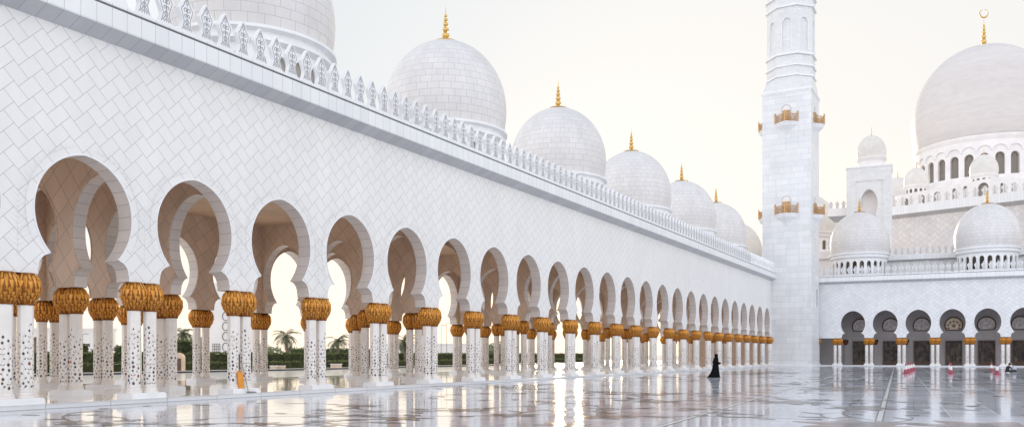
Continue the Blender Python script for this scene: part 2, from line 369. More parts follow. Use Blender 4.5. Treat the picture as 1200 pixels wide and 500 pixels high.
def arch_panel(mb, T, x0, pitch, zs, zt, prof, t, mf=0, mbk=1, mi=2, trim=.07, mt=0, z0=None, cap=True):
    """one bay of wall with an opening; T(x, depth, z); zs springing height, zt wall top, z0 wall bottom if the opening is a window"""
    xc = x0 + pitch/2; x1 = x0 + pitch
    L = 0
    if z0 is not None:
        for (d, m_, fl) in ((0, mf, 0), (t, mbk, 1)):
            pts = [(x0,z0),(x1,z0),(x1,zs),(x0,zs)]
            if fl: pts = pts[::-1]
            mb.face([T(x,d,z) for x,z in pts], pts, m_)
        mb.face([T(xc-prof[0][0],0,zs), T(xc+prof[0][0],0,zs), T(xc+prof[0][0],t,zs), T(xc-prof[0][0],t,zs)], None, mi)
    for (ha, za), (hb, zb) in zip(prof, prof[1:]):
        za += zs; zb += zs
        l = hypot(hb-ha, zb-za)
        A = [(x0,za),(xc-ha,za),(xc-hb,zb),(x0,zb)]; B = [(xc+ha,za),(x1,za),(x1,zb),(xc+hb,zb)]
        if zb - za > 1e-6:
            for pts in (A, B):
                mb.face([T(x,0,z) for x,z in pts], pts, mf)
                mb.face([T(x,t,z) for x,z in pts][::-1], pts[::-1], mbk)
        mb.face([T(xc+ha,0,za), T(xc+hb,0,zb), T(xc+hb,t,zb), T(xc+ha,t,za)], [(0,L),(0,L+l),(t,L+l),(t,L)], mi, False)
        mb.face([T(xc-ha,t,za), T(xc-hb,t,zb), T(xc-hb,0,zb), T(xc-ha,0,za)], [(t,L),(t,L+l),(0,L+l),(0,L)], mi, False)
        L += l
    za = zs + prof[-1][1]
    for pts in ([(x0,za),(xc,za),(xc,zt),(x0,zt)], [(xc,za),(x1,za),(x1,zt),(xc,zt)]):
        mb.face([T(x,0,z) for x,z in pts], pts, mf); mb.face([T(x,t,z) for x,z in pts][::-1], pts[::-1], mbk)
    if cap and z0 is None:                        # underside of the pier on both sides
        h = prof[0][0]
        mb.face([T(x0,0,zs), T(x0,t,zs), T(xc-h,t,zs), T(xc-h,0,zs)], None, mbk)
        mb.face([T(xc+h,0,zs), T(xc+h,t,zs), T(x1,t,zs), T(x1,0,zs)], None, mbk)
    if trim:
        N = len(prof); out = []
        for k in range(N):
            a = prof[max(k-1,0)]; b = prof[min(k+1,N-1)]
            dx, dz = b[0]-a[0], b[1]-a[1]; l = hypot(dx,dz) or 1
            out.append((prof[k][0] + dz/l*trim, prof[k][1] - dx/l*trim))
        out[-1] = (0, prof[-1][1] + trim)
        d = -.018
        for k in range(N-1):
            for s_ in (1, -1):
                f = [(xc+s_*prof[k][0], d, zs+prof[k][1]), (xc+s_*out[k][0], d, zs+out[k][1]), (xc+s_*out[k+1][0], d, zs+out[k+1][1]), (xc+s_*prof[k+1][0], d, zs+prof[k+1][1])]
                g = [(xc+s_*out[k][0], d, zs+out[k][1]), (xc+s_*out[k][0], 0.0, zs+out[k][1]), (xc+s_*out[k+1][0], 0.0, zs+out[k+1][1]), (xc+s_*out[k+1][0], d, zs+out[k+1][1])]
                e_ = [(xc+s_*prof[k][0], 0.0, zs+prof[k][1]), (xc+s_*prof[k][0], d, zs+prof[k][1]), (xc+s_*prof[k+1][0], d, zs+prof[k+1][1]), (xc+s_*prof[k+1][0], 0.0, zs+prof[k+1][1])]
                for ff in (f, g, e_):
                    mb.face([T(*p) for p in ff], None, mt)

# ------------------------------------------------------------------ shared prototypes: twin column, merlon, dome
def capital_mb(dark=False):
    mb = MB()
    prof = [(.225,0),(.25,.03),(.23,.06),(.275,.14),(.345,.27),(.395,.40),(.415,.52),(.405,.63),(.37,.74),(.315,.84),(.255,.92),(.24,.95)]
    mb.lathe(prof, 16, 1, capt=True)
    def rb(z):
        for (r0,z0),(r1,z1) in zip(prof[2:], prof[3:]):
            if z0 <= z <= z1: return r0 + (r1-r0)*(z-z0)/(z1-z0)
        return prof[-1][0]
    def leaf(a, z0, h, ha, lift):
        cs = []
        for t_, wd in ((0,.55),(.3,.95),(.62,1.0),(.85,.66),(1.0,.0)):
            z = z0 + h*t_; r = rb(min(z,.93)) + .008 + .8*lift*t_**1.6
            if t_ == 1.0: z -= h*.04
            cs.append([( (r-.045*abs(s_)**2)*cos(a+s_*ha*wd), (r-.045*abs(s_)**2)*sin(a+s_*ha*wd), z) for s_ in (-1, 0, 1)])
        vs = [p for c_ in cs for p in c_]; fs = []
        for k in range(len(cs)-1):
            fs += [(3*k,3*k+1,3*k+4,3*k+3),(3*k+1,3*k+2,3*k+5,3*k+4)]
        mb.mesh(vs, fs, None, 0, False)
    for row, (z0, h, n, lift) in enumerate(((.055,.15,10,.034),(.125,.16,10,.038),(.20,.17,10,.042),(.28,.22,10,.046))):
        for k in range(n): leaf(2*pi*(k + .5*(row % 2))/n, z0, h, pi/n*.95, lift)
    for row, (z0, h, n, lift) in enumerate(((.36,.40,9,.045),(.42,.48,9,.040),(.56,.38,9,.02))):
        for k in range(n): leaf(2*pi*(k + .5*(row % 2) + .25)/n, z0, h, pi/n*1.0, lift)
    return mb
def shafts_mb(h0=.32, h1=3.06, inlay=True, seed=3):
    mb = MB(); rr = random.Random(seed); n = 8; r = .215
    for cy in (-.305, .305):
        mb.lathe([(.255,h0),(.265,h0+.02),(.265,h0+.05),(.235,h0+.07),(.235,h0+.08),(.25,h0+.10),(.25,h0+.12),(.216,h0+.15),(.216,h0+.17)], 24, 0, (0,cy), smooth=False)
        a0 = pi/8
        vs = []
        for z in (h0+.17, h1):
            for k in range(n): vs.append((r*cos(a0+2*pi*k/n), cy + r*sin(a0+2*pi*k/n), z))
        for k in range(n):
            k2 = (k+1) % n
            mb.face([vs[k],vs[k2],vs[n+k2],vs[n+k]], None, 0)
        if not inlay: continue
        for k in range(n):                      # vine inlay on every facet: stem, leaves, buds
            am = a0 + 2*pi*(k+.5)/n; ap = r*cos(pi/n) + .0025
            ex, ey = -sin(am), cos(am); nx, ny = cos(am), sin(am)
            def pt(s_, z): return (ap*nx + ex*s_, cy + ap*ny + ey*s_, z)
            def poly(pts, m_):
                mb.face([pt(s_, z) for s_, z in pts], None, m_)
            ztop = 2.05 + .45*rr.random(); z = h0 + .24; side = 1; px_ = 0
            while z < ztop:
                step = .105 + .04*rr.random() + .06*(z/ztop)**2
                sx_ = side*(.012 + .02*rr.random())
                poly([(px_-.002,z),(px_+.002,z),(sx_+.002,z+step),(sx_-.002,z+step)], 1)
                m_ = rr.choice((1,1,1,1,1,1,1,2,3)); sz = (.037 + .020*rr.random())*(1.1 - .35*z/ztop); kind = rr.random()
                o_ = side*.010
                if kind < .45:                   # almond leaf to one side
                    poly([(sx_,z+step*.5),(sx_+side*sz*.9,z+step*.5+sz*.3),(sx_+side*sz*1.2,z+step*.5+sz*1.6),(sx_+side*sz*.3,z+step*.5+sz*1.2)], m_)
                elif kind < .8:                  # bud
                    poly([(o_+sz*.9*cos(2*pi*q_/7), z+step*.6+sz*1.1*sin(2*pi*q_/7)) for q_ in range(7)], m_)
                else:
                    for s2 in (-1,1): poly([(0,z+step*.4),(s2*sz*1.2,z+step*.4+sz*.2),(s2*sz*1.6,z+step*.4+sz*1.3)], m_)
                px_ = sx_; side = -side; z += step
    return mb
def make_twin(parent, capz=3.05, inlay=True, dark=False):
    o = shafts_mb(.32, capz+.01, inlay).build('twin_column', [M['shaft'], M['ink'], M['inkred'], M['inkblue']], parent)
    pl = MB(); pl.box(-.39,.39,-.66,.66,.13,.29); pl.box(-.36,.36,-.63,.63,.29,.322)
    pl.build('plinth', M['marble'], o)
    cm = capital_mb()
    c1 = cm.build('capital', [M['darkcap'] if dark else M['gold'], M['golddark']], o); c1.location = (0,-.305,capz)
    c2 = c1.copy(); col.objects.link(c2); c2.parent = o; c2.location = (0,.305,capz); c2.rotation_euler = (0,0,.14)
    return o

def merlon_outline(wd, h):
    s = [(.47,0),(.47,.045),(.33,.075),(.27,.14),(.205,.26),(.20,.33),(.25,.43),(.335,.54),(.375,.62),(.35,.69),(.24,.745),(.20,.80),(.11,.90),(0,1.0)]
    R_ = [(x*wd, z*h) for x, z in s]
    return R_ + [(-x, z) for x, z in R_[-2::-1]]
def merlon_mb(wd=.85, h=1.35, t=.18, detail=True):
    mb = MB(); T = lambda x, d, z: (x, d, z)
    o = merlon_outline(wd, h)
    # triangulate-safe: build strips by height
    half = o[:len(o)//2+1]
    for d, fl in ((0,0),(t,1)):
        for (xa,za),(xb,zb) in zip(half, half[1:]):
            if zb - za < 1e-6: continue
            f = [(-xa,d,za),(xa,d,za),(xb,d,zb),(-xb,d,zb)]
            mb.face(f[::-1] if fl else f, None, 0)
    for a, b in zip(o, o[1:]): mb.face([(a[0],0,a[1]),(a[0],t,a[1]),(b[0],t,b[1]),(b[0],0,b[1])], None, 0)
    if detail:                                   # carved scrollwork in slightly deeper tone
        d = -.004
        def rib(pts, wd_):
            for a, b in zip(pts, pts[1:]):
                dx, dz = b[0]-a[0], b[1]-a[1]; l = hypot(dx,dz) or 1; nx, nz = -dz/l*wd_, dx/l*wd_
                mb.face([(a[0]-nx,d,a[1]-nz),(b[0]-nx,d,b[1]-nz),(b[0]+nx,d,b[1]+nz),(a[0]+nx,d,a[1]+nz)], None, 1)
        k = h/1.35
        for s_ in (1,-1):
            rib([(s_*x*.72, .03*h + z*.90) for x, z in half[2:]], .014*k)
            rib([(s_*(.075+.055*cos(a))*k*1.0, (.82+.055*sin(a)*1.2)*k) for a in [i*pi/5 for i in range(-2,8)]], .015*k)
            rib([(s_*(.06+.045*cos(a))*k, (.62+.05*sin(a))*k) for a in [i*pi/5 for i in range(-3,7)]], .014*k)
            rib([(s_*.02*k,.50*k),(s_*.07*k,.42*k),(s_*.03*k,.34*k),(s_*.09*k,.26*k),(s_*.14*k,.17*k)], .015*k)
            rib([(s_*.03*k,.24*k),(s_*.10*k,.13*k)], .014*k)
            rib([(0,1.18*k),(s_*.05*k,1.08*k),(0,.98*k)], .013*k)
        rib([(0,.12*k),(0,.95*k)], .013*k)
    return mb

def dome_prof(r, z0, zt, bulge=1.04, p=1.0, n=18):
    """slightly bulging pointed dome"""
    out = []; h = zt - z0; hb = h*.24
    rm = r*bulge
    for k in range(5):
        t = k/4; out.append((r + (rm-r)*sin(t*pi/2), z0 + hb*t))
    for k in range(1, n+1):
        t = pi/2*k/n
        out.append((max(rm*max(cos(t),0.0)**p, .02), z0 + hb + (h-hb)*sin(t)**1.0))
    return out
def finial_mb(s, h, crescent=False):
    mb = MB()
    pr = [(1.0,0),(1.02,.05),(.92,.09),(.55,.15),(.26,.22),(.17,.30)]
    k = h/2.5
    pts = [(x*.80*s, z*k) for x, z in pr]
    for zc, rb_ in ((.52,.25),(.92,.215),(1.28,.18),(1.58,.145),(1.84,.11)):
        pts += [(rb_*.42*s,(zc-rb_*.85)*k),(rb_*.85*s,(zc-rb_*.5)*k),(rb_*s,zc*k),(rb_*.85*s,(zc+rb_*.5)*k),(rb_*.42*s,(zc+rb_*.85)*k)]
    pts += [(.035*s,2.0*k),(.012*s,2.5*k)]
    mb.lathe(pts, 20, 0)
    if crescent:
        c = []; zc = 2.5*k + .42*s
        for i in range(15):
            a = radians(105) + radians(335)*i/14
            c.append((.40*s*cos(a), 0, zc + .40*s*sin(a)))
        mb.tube(c, [.02*s + .055*s*sin(pi*i/14) for i in range(15)], 8)
    return mb
def make_dome(parent, loc, r=3.85, z0=12.1, zr=15.9, zt=22.2, tip=24.65, md='dome', nwin=24, name='dome', mg='glass', mw='marble', win=True, crescent=False, drumname='drum', p=1.0, bulge=1.045, fs=1.0):
    """dome shell with drum, ring of drum windows and gilded finial; z values relative to loc"""
    mb = MB(); mb.lathe(dome_prof(r, zr+.28, zt, bulge, p), 64, 0)
    d = mb.build(name, M[md], parent, 60); d.location = loc
    rim = MB()
    k = r/3.85
    rim.lathe([(r*.955,zr-.55*k),(r*1.035,zr-.42*k),(r*1.035,zr-.30*k),(r*.99,zr-.22*k),(r*.99,zr-.02*k),(r*1.06,zr+.06*k),(r*1.06,zr+.20*k),(r*1.0,zr+.29)], 64, 0)
    rim.build('rim', M[mw], d)
    dr = MB(); rd = r*.955
    if win:
        pw = 2*pi*rd/nwin; hb = zr-.55*k
        zw = hb - 2.15*k
        T = lambda x, dd, z: ((rd-dd)*cos(x/rd), (rd-dd)*sin(x/rd), z)
        prof = round_prof(pw*.30, 1.35*k, 1.75*k, 6)
        for i in range(nwin):
            arch_panel(dr, T, i*pw, pw, zw, hb, prof, .22*k, 0, 0, 0, 0, 0, z0=z0, cap=False)
        dr.lathe([(rd-.23*k,z0),(rd-.23*k,hb)], 48, 1)
    else:
        dr.lathe([(rd,z0),(rd,zr-.55*k)], 48, 0)
    dr.build(drumname, [M[mw], M[mg]], d)
    f = finial_mb(r/3.85*fs, tip - zt, crescent).build('finial', M['finial'], d); f.location = (0,0,zt-.05)
    return d

def scroll_merlons(parent, proto, pts, rz, limit=100):
    """pts nearest first; first `limit` as parts, rest one stuff part"""
    first = True
    for k, p in enumerate(pts[:limit]):
        if first: proto.location = p; proto.rotation_euler = (0,0,rz); first = False
        else:
            o = proto.copy(); col.objects.link(o); o.parent = parent; o.location = p; o.rotation_euler = (0,0,rz)
    rest = pts[limit:]
    if rest:
        mb = MB(); src = merlon_mb(detail=False)
        for p in rest:
            b = len(mb.v)
            c_, s_ = cos(rz), sin(rz)
            mb.v += [(p[0]+v[0]*c_-v[1]*s_, p[1]+v[0]*s_+v[1]*c_, p[2]+v[2]) for v in src.v]
            mb.f += [tuple(i+b for i in f) for f in src.f]; mb.uv += src.uv; mb.m += src.m; mb.sm += src.sm
        o = mb.build('merlon', [M['marble'], M['carve']], parent); o['kind'] = 'stuff'

# ------------------------------------------------------------------ side arcade (left)
W0 = 24.6; PI_ = 4.253; YB = 14.343; RS = 4.01
def Yk(k): return YB + PI_*k
K0, K1 = -3, 24
ZS, ZSOF = 4.0, 11.66
XF = -W0 + .12                        # courtyard face of the wall
arc = empty('courtyard_arcade', (-W0, Yk(0), 0), 'long white marble arcade with keyhole arches and gold capitals, on the left', 'arcade')
inv = lambda x, y, z: (x + W0, y - Yk(0), z)     # world to arcade-local
prof = arch_prof()
# front wall
mb = MB()
T = lambda x, d, z: inv(XF - d, x, z)
for k in range(K0, K1):
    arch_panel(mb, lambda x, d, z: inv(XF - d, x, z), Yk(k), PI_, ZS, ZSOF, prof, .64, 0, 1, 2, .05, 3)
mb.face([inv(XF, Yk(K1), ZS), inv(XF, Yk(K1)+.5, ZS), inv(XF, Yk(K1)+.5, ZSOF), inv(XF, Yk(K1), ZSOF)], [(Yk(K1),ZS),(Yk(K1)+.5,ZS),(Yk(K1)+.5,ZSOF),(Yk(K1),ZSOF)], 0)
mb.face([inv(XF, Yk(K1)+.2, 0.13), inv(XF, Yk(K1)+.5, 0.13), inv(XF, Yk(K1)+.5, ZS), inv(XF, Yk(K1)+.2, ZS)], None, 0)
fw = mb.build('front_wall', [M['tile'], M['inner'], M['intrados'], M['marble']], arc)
# faint palm engravings around the nearest arches
def pe_line(pe, y, z, y2, z2):
    l = hypot(y2-y, z2-z) or 1; nx, nz = -(z2-z)/l*.006, (y2-y)/l*.006
    pe.face([inv(XF+.003, y-nx, z-nz), inv(XF+.003, y+nx, z+nz), inv(XF+.003, y2+nx*.3, z2+nz*.3), inv(XF+.003, y2-nx*.3, z2-nz*.3)], None, 0)
for k in range(0, 5):
    for s_ in (-1, 1):
        pe = MB(); yc = Yk(k) + PI_/2; py = None
        for i in range(19):
            a = radians(-30 + 106*i/18); rad = 1.63 + .27
            y = yc + s_*rad*cos(a); z = 6.0 + rad*sin(a)*1.08
            if abs(y - yc) > PI_/2 - .03: y = yc + s_*(PI_/2 - .03)
            if py: pe_line(pe, py[0], py[1], y, z)
            py = (y, z)
            ln = .16 + .14*sin(pi*i/18)
            for g in (.25, 1.25):
                b = a + pi/2 - g*.9
                pe_line(pe, y, z, y + s_*ln*cos(b), z + ln*sin(b))
        pe.build('palm_engraving', M['palmcarve'], arc)
    pe = MB(); y = Yk(k)
    pe_line(pe, y, 4.5, y, 6.6)
    for i in range(12):
        z = 4.62 + .16*i
        for s_ in (-1, 1): pe_line(pe, y, z, y + s_*(.34 - .014*i), z + .22)
    pe.build('leaf_engraving', M['palmcarve'], arc)
# outer wall, far side of the gallery
XO = -W0 - 3*RS + .32
mb = MB()
for k in range(K0, K1):
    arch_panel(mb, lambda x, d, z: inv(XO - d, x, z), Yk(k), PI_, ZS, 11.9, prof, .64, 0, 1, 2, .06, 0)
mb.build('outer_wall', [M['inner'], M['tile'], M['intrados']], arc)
# cross walls with three arches each
profc = arch_prof(RS/PI_)
for b in range(-1, 6):
    for kk, off in ((1 + 4*b, .02), (2 + 4*b, -.02)):
        if kk < K0 or kk > K1: continue
        mb = MB(); yy = Yk(kk) + off*PI_
        for j in range(3):
            x0 = -W0 - 3*RS + RS*j
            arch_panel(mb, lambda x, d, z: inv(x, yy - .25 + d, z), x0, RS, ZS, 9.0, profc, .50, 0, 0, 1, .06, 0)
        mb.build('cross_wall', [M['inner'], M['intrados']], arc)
# ceiling, roof, end wall
mb = MB(); mb.box(-W0-3*RS-.30, XF-.645, Yk(K0), Yk(K1)+1.5, 9.0, 9.3, 0, inv)
mb.build('ceiling', M['ceil'], arc)
mb = MB(); mb.box(-W0-3*RS-.9, XF-.66, Yk(K0)-.2, Yk(K1)+2.0, 11.92, 12.15, 0, inv)
mb.box(-W0-3*RS-.6, XF-.66, Yk(K1)+2.0, Yk(K1)+25, 0, 12.15, 0, inv)
mb.build('roof', M['roof'], arc)
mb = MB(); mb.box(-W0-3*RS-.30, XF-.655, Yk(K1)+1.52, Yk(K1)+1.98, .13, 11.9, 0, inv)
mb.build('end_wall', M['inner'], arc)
# cornice: sloping soffit, fascia, groove, parapet base
mb = MB(); y0, y1 = Yk(K0), Yk(K1) + .45
def cstrip(mb, p, q_, m_, u0=0):
    (xa,za),(xb,zb) = p, q_
    l = hypot(xb-xa, zb-za)
    mb.face([inv(XF+xa,y0,za), inv(XF+xa,y1,za), inv(XF+xb,y1,zb), inv(XF+xb,y0,zb)], [(y0,u0),(y1,u0),(y1,u0+l),(y0,u0+l)], m_)
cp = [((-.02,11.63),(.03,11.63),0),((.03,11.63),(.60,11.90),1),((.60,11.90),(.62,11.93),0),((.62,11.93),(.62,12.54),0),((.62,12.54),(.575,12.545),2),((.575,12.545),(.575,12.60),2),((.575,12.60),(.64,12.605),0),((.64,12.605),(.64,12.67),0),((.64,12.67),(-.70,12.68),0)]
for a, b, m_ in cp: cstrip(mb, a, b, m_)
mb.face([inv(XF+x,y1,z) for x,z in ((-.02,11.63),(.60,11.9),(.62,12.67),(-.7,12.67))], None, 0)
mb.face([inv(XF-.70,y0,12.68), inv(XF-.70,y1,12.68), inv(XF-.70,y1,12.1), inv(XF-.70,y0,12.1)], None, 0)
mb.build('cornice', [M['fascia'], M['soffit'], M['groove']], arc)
# merlons
mp = merlon_mb(PI_/5, 1.35).build('merlon', [M['marble'], M['carve']], arc)
pts = []
y = Yk(2) - 2.5*PI_/5 + .0
first_y = Yk(1) - .5*PI_/5
n = 0
yy = first_y
while yy < Yk(K1) + .3:
    pts.append(inv(XF + .56, yy, 12.675)); yy += PI_/5
back = []
yy = first_y - PI_/5
while yy > Yk(K0): back.append(inv(XF + .56, yy, 12.675)); yy -= PI_/5
scroll_merlons(arc, mp, pts[:100] + pts[100:] + back, pi/2, 100)
# twin columns
tw = make_twin(arc)
spots = []
for k in range(K0+1, K1+1):
    spots.append((-W0, Yk(k), 0)); spots.append((-W0-3*RS, Yk(k), 0))
for b in range(-1, 6):
    for kk, off in ((1+4*b, .02), (2+4*b, -.02)):
        if K0 < kk < K1:
            for j in (1, 2): spots.append((-W0 - j*RS, Yk(kk)+off*PI_, pi/2))
for i, (x, y, rz) in enumerate(spots):
    o = tw if i == 0 else dup(tw, arc)
    o.location = inv(x, y, 0); o.rotation_euler = (0, 0, rz + (pi if i % 3 == 1 else 0))
# domes over the gallery
d0 = make_dome(arc, inv(-W0-6.1, Yk(3.5), 0), mg='lattice')
for k in (-.5, 7.5, 11.5, 15.5, 19.4):
    dup(d0, arc, inv(-W0-6.1, Yk(k), 0), R.random()*6)
dup(d0, arc, inv(-W0-6.4, Yk(23.2), 0), 1.0)
dw = make_dome(arc, inv(-33.0, 131.5, 0), md='dome_warm', mw='marble_warm')

# ------------------------------------------------------------------ minaret
mx0, mx1, my0 = -25.66, -19.26, 116.8; ms = mx1 - mx0; mcx, mcy = (mx0+mx1)/2, my0+ms/2
mn = empty('minaret', (mcx, mcy, 0), 'tall square white marble minaret turning octagonal higher up, with gilded balconies', 'minaret')
hs = ms/2
mb = MB(); mb.box(-hs, hs, -hs, hs, 0, 37.05, 0)
mb.build('square_shaft', M['course'], mn)
mb = MB()
def ring8(mb, r, z0, z1, m=0, nn=8):
    a = [pi/8 + k*pi/4 for k in range(8)]; rc = r/cos(pi/8)
    for k in range(8):
        p = [(rc*cos(a[k]), rc*sin(a[k])), (rc*cos(a[(k+1)%8]), rc*sin(a[(k+1)%8]))]
        l = hypot(p[1][0]-p[0][0], p[1][1]-p[0][1])
        mb.face([(*p[0],z0),(*p[1],z0),(*p[1],z1),(*p[0],z1)], [(k*l,z0),(k*l+l,z0),(k*l+l,z1),(k*l,z1)], m)
    mb.face([(rc*cos(x),rc*sin(x),z1) for x in a], None, m); mb.face([(rc*cos(x),rc*sin(x),z0) for x in a][::-1], None, m)
def cham(mb, z0, z1, hs, r, m=0):      # broach between square and octagon
    rc = r/cos(pi/8); a = [pi/8 + k*pi/4 for k in range(8)]
    o8 = [(rc*cos(x), rc*sin(x), z1) for x in a]           # 0:E-upper 1:NE.. order: (22.5,67.5,112.5,...)
    sq = {0:(hs,hs,z0), 1:(-hs,hs,z0), 2:(-hs,-hs,z0), 3:(hs,-hs,z0)}
    for i in range(4):
        c = sq[i]; A = o8[2*i]; B = o8[2*i+1]; nx = sq[(i+1) % 4]; Cc = o8[(2*i+2) % 8]
        mb.face([c, B, A], [(0,0),(1,2),(-1,2)], m)
        mb.face([c, nx, Cc, B], [(0,0),(ms,0),(ms-1.5,2.2),(1.5,2.2)], m)
mb.box(-hs-.13, hs+.13, -hs-.13, hs+.13, 37.05, 37.32, 1)
mb.box(-hs-.05, hs+.05, -hs-.05, hs+.05, 36.85, 37.05, 1)
cham(mb, 37.32, 39.2, hs-.02, hs*.945)
r8 = hs*.945
ring8(mb, r8+.16, 39.2, 39.42, 1); ring8(mb, r8-.02, 39.42, 40.55); ring8(mb, r8+.16, 40.55, 40.77, 1)
ring8(mb, r8-.04, 40.77, 42.1); ring8(mb, r8+.18, 42.1, 42.36, 1)
ring8(mb, r8+.18, 48.6, 48.85, 1); ring8(mb, r8-.02, 48.85, 50.0); ring8(mb, r8+.2, 50.0, 50.3, 1); ring8(mb, r8-.1, 50.3, 60); ring8(mb, r8-.5, 42.0, 48.9)
mb.build('octagon_stage', [M['course_fine'], M['marble']], mn)
mb = MB(); rr_ = r8 - .05; fl = 2*rr_*tan(pi/8)
for k in range(8):
    a = k*pi/4
    T = lambda x, d, z, a=a: ((rr_-d)*cos(a) - (x)*sin(a), (rr_-d)*sin(a) + (x)*cos(a), z)
    arch_panel(mb, T, -fl/2, fl, 42.75, 48.6, round_prof(.62, 3.6, 4.4, 8), .22, 0, 1, 2, .09, 2, z0=42.36, cap=False)
    mb.face([T(-.7,.20,42.7), T(.7,.20,42.7), T(.7,.20,47.3), T(-.7,.20,47.3)], None, 1)
mb.build('blind_arches', [M['course_fine'], M['course_fine'], M['marble']], mn)
# balconies: V plan slab, inverted pyramid corbel, gilt railing, doorway
def make_balcony(parent):
    hw_, pr_ = 1.5, 1.15
    plan = [(-hw_,0),(-.15,-pr_),(.15,-pr_),(hw_,0)]
    slab = MB()
    for z0, z1, g in ((-.45,-.28,.90),(-.28,-.12,.97),(-.12,0,1.05)):
        pl = [(x*g, y*g) for x, y in plan]
        for a, b in zip(pl, pl[1:]): slab.face([(*a,z0),(*b,z0),(*b,z1),(*a,z1)], None, 0)
        slab.face([(*p,z1) for p in pl], None, 0); slab.face([(*p,z0) for p in pl][::-1], None, 0)
    pl = [(x*.88, y*.88) for x, y in plan]
    mid = [(x*.40, y*.42) for x, y in plan]
    for a, b, c_, d_ in zip(pl, pl[1:], mid, mid[1:]): slab.face([(*c_,-1.0),(*d_,-1.0),(*b,-.45),(*a,-.45)], None, 0)
    for c_, d_ in zip(mid, mid[1:]): slab.face([(0,0,-1.75),(*d_,-1.0),(*c_,-1.0)], None, 0)
    s = slab.build('balcony', M['marble'], parent)
    rl = MB()
    posts = [(-hw_*.98,-.06),(-.78*hw_/1.0*.62,-.46),(0,-pr_),(.78*hw_*.62,-.46),(hw_*.98,-.06)]
    posts = [(-hw_*.98,-.06),(0,-pr_*1.02),(hw_*.98,-.06)]
    for (x,y) in posts:
        rl.box(x-.085,x+.085,y-.085,y+.085,0,1.22); rl.lathe([(.06,1.22),(.10,1.28),(.10,1.36),(.02,1.44)], 8, 0, (x,y))
    for a, b in zip(posts, posts[1:]):
        for z in (.14, 1.02):
            rl.tube([(a[0],a[1],z),(b[0],b[1],z)], .05, 6)
        d = Vector((b[0]-a[0], b[1]-a[1]))
        def q_(t, z): return (a[0]+d.x*t, a[1]+d.y*t, z)
        for i in range(3):
            t0, t1 = .06+.295*i, .06+.295*(i+1); tm = (t0+t1)/2
            rl.tube([q_(t0,.14), q_(t1,1.02)], .028, 5); rl.tube([q_(t1,.14), q_(t0,1.02)], .028, 5)
            rl.tube([q_(tm,.30), q_(t0+.05,.58), q_(tm,.86), q_(t1-.05,.58), q_(tm,.30)], .026, 5)
            if i: rl.tube([q_(t0,.14), q_(t0,1.02)], .03, 5)
    rl.build('railing', M['bronze'], s)
    dr = MB()
    pf = round_prof(.52, 1.75, 2.35, 8)
    full = [(h, z) for h, z in pf] + [(-h, z) for h, z in pf[::-1][1:]]
    for (g, d, m_) in ((1.16,-.05,0),(1.0,-.057,1)):
        o_ = [(x*g, z*(1+(g-1)*.4)) for x, z in full]
        dr.face([(x, d, z) for x, z in o_[::-1]][::-1], None, m_)
        if g > 1:
            for p, p2 in zip(o_, o_[1:]): dr.face([(p[0],d,p[1]),(p[0],0,p[1]),(p2[0],0,p2[1]),(p2[0],d,p2[1])], None, 0)
    for s_ in (-1,1):
        dr.box(min(s_*.03,s_*.42), max(s_*.03,s_*.42), -.075, -.06, .02, 1.55, 2)
        dr.box(min(s_*.40,s_*.50), max(s_*.40,s_*.50), -.13, -.06, 0, 1.6, 2)
    dr.box(-.5,.5,-.12,-.062,1.56,1.68,2)
    dr.build('door', [M['soffit'], M['marble_warm'], M['bronze']], s)
    return s
b0 = make_balcony(mn)
first = True
for zb in (20.55, 32.85):
    for k in range(4):
        o = b0 if first else dup(b0, mn); first = False
        a = k*pi/2
        o.location = (hs*sin(a), -hs*cos(a), zb); o.rotation_euler = (0,0,a)
# slit window near the corner
mb = MB(); mb.box(hs-.02, hs+.03, 1.2, 1.55, 8.2, 10.6); mb.build('slit_window', M['groove'], mn)
mb = MB(); mb.box(-hs-.10, hs+.10, -hs-.10, hs+.10, 0, .35); mb.build('base_course', M['marble'], mn)

# ------------------------------------------------------------------ end arcade (across the far side)
F0 = (-19.6, 123.9); PE = 4.07
e1 = (cos(ROT), sin(ROT)); e2 = (-sin(ROT), cos(ROT))
EA = empty('end_arcade', (F0[0], F0[1], 0), 'shaded white arcade with six dark keyhole arches across the far end of the courtyard', 'arcade', rz=ROT)
A0 = 2.62; ZE = 3.87
ka, kb = 0, 12
mb = MB(); profe = [(h*PE/PI_*.995, z*.985) for h, z in arch_prof()]
TE = lambda x, d, z: (x, d, z)
for k in range(ka, kb):
    arch_panel(mb, TE, A0 + PE*k, PE, ZE, ZSOF-.21, profe, .64, 0, 1, 1, .06, 2)
# plain stretch beside the minaret
for pts in ([(-1.5,ZE),(A0,ZE),(A0,ZSOF-.21),(-1.5,ZSOF-.21)],):
    mb.face([(x,0,z) for x,z in pts], pts, 0)
    mb.face([(x,.64,z) for x,z in pts][::-1], pts[::-1], 1)
    mb.face([(-1.5,0,ZE),(-1.5,.64,ZE),(A0,.64,ZE),(A0,0,ZE)], None, 1)
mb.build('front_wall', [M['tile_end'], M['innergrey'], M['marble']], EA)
xe = A0 + PE*kb
mb = MB()
z_ = -.21
for (xa,za),(xb,zb),m_ in cp:
    mb.face([(-1.5,-xa,za+z_),(xe,-xa,za+z_),(xe,-xb,zb+z_),(-1.5,-xb,zb+z_)], [(-1.5,0),(xe,0),(xe,hypot(xb-xa,zb-za)),(-1.5,hypot(xb-xa,zb-za))], m_)
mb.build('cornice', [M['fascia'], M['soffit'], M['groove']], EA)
mpe = merlon_mb(PE/5, 1.35).build('merlon', [M['marble'], M['carve']], EA)
pts = [(9.89 - 12*PE/5 + i*PE/5, -.56, 12.455) for i in range(58)]
scroll_merlons(EA, mpe, pts, 0, 100)
DB = 6.6
mb = MB(); mb.box(-1.5, xe, .66, 14, 11.75, 12.0); mb.build('roof', M['roof'], EA)
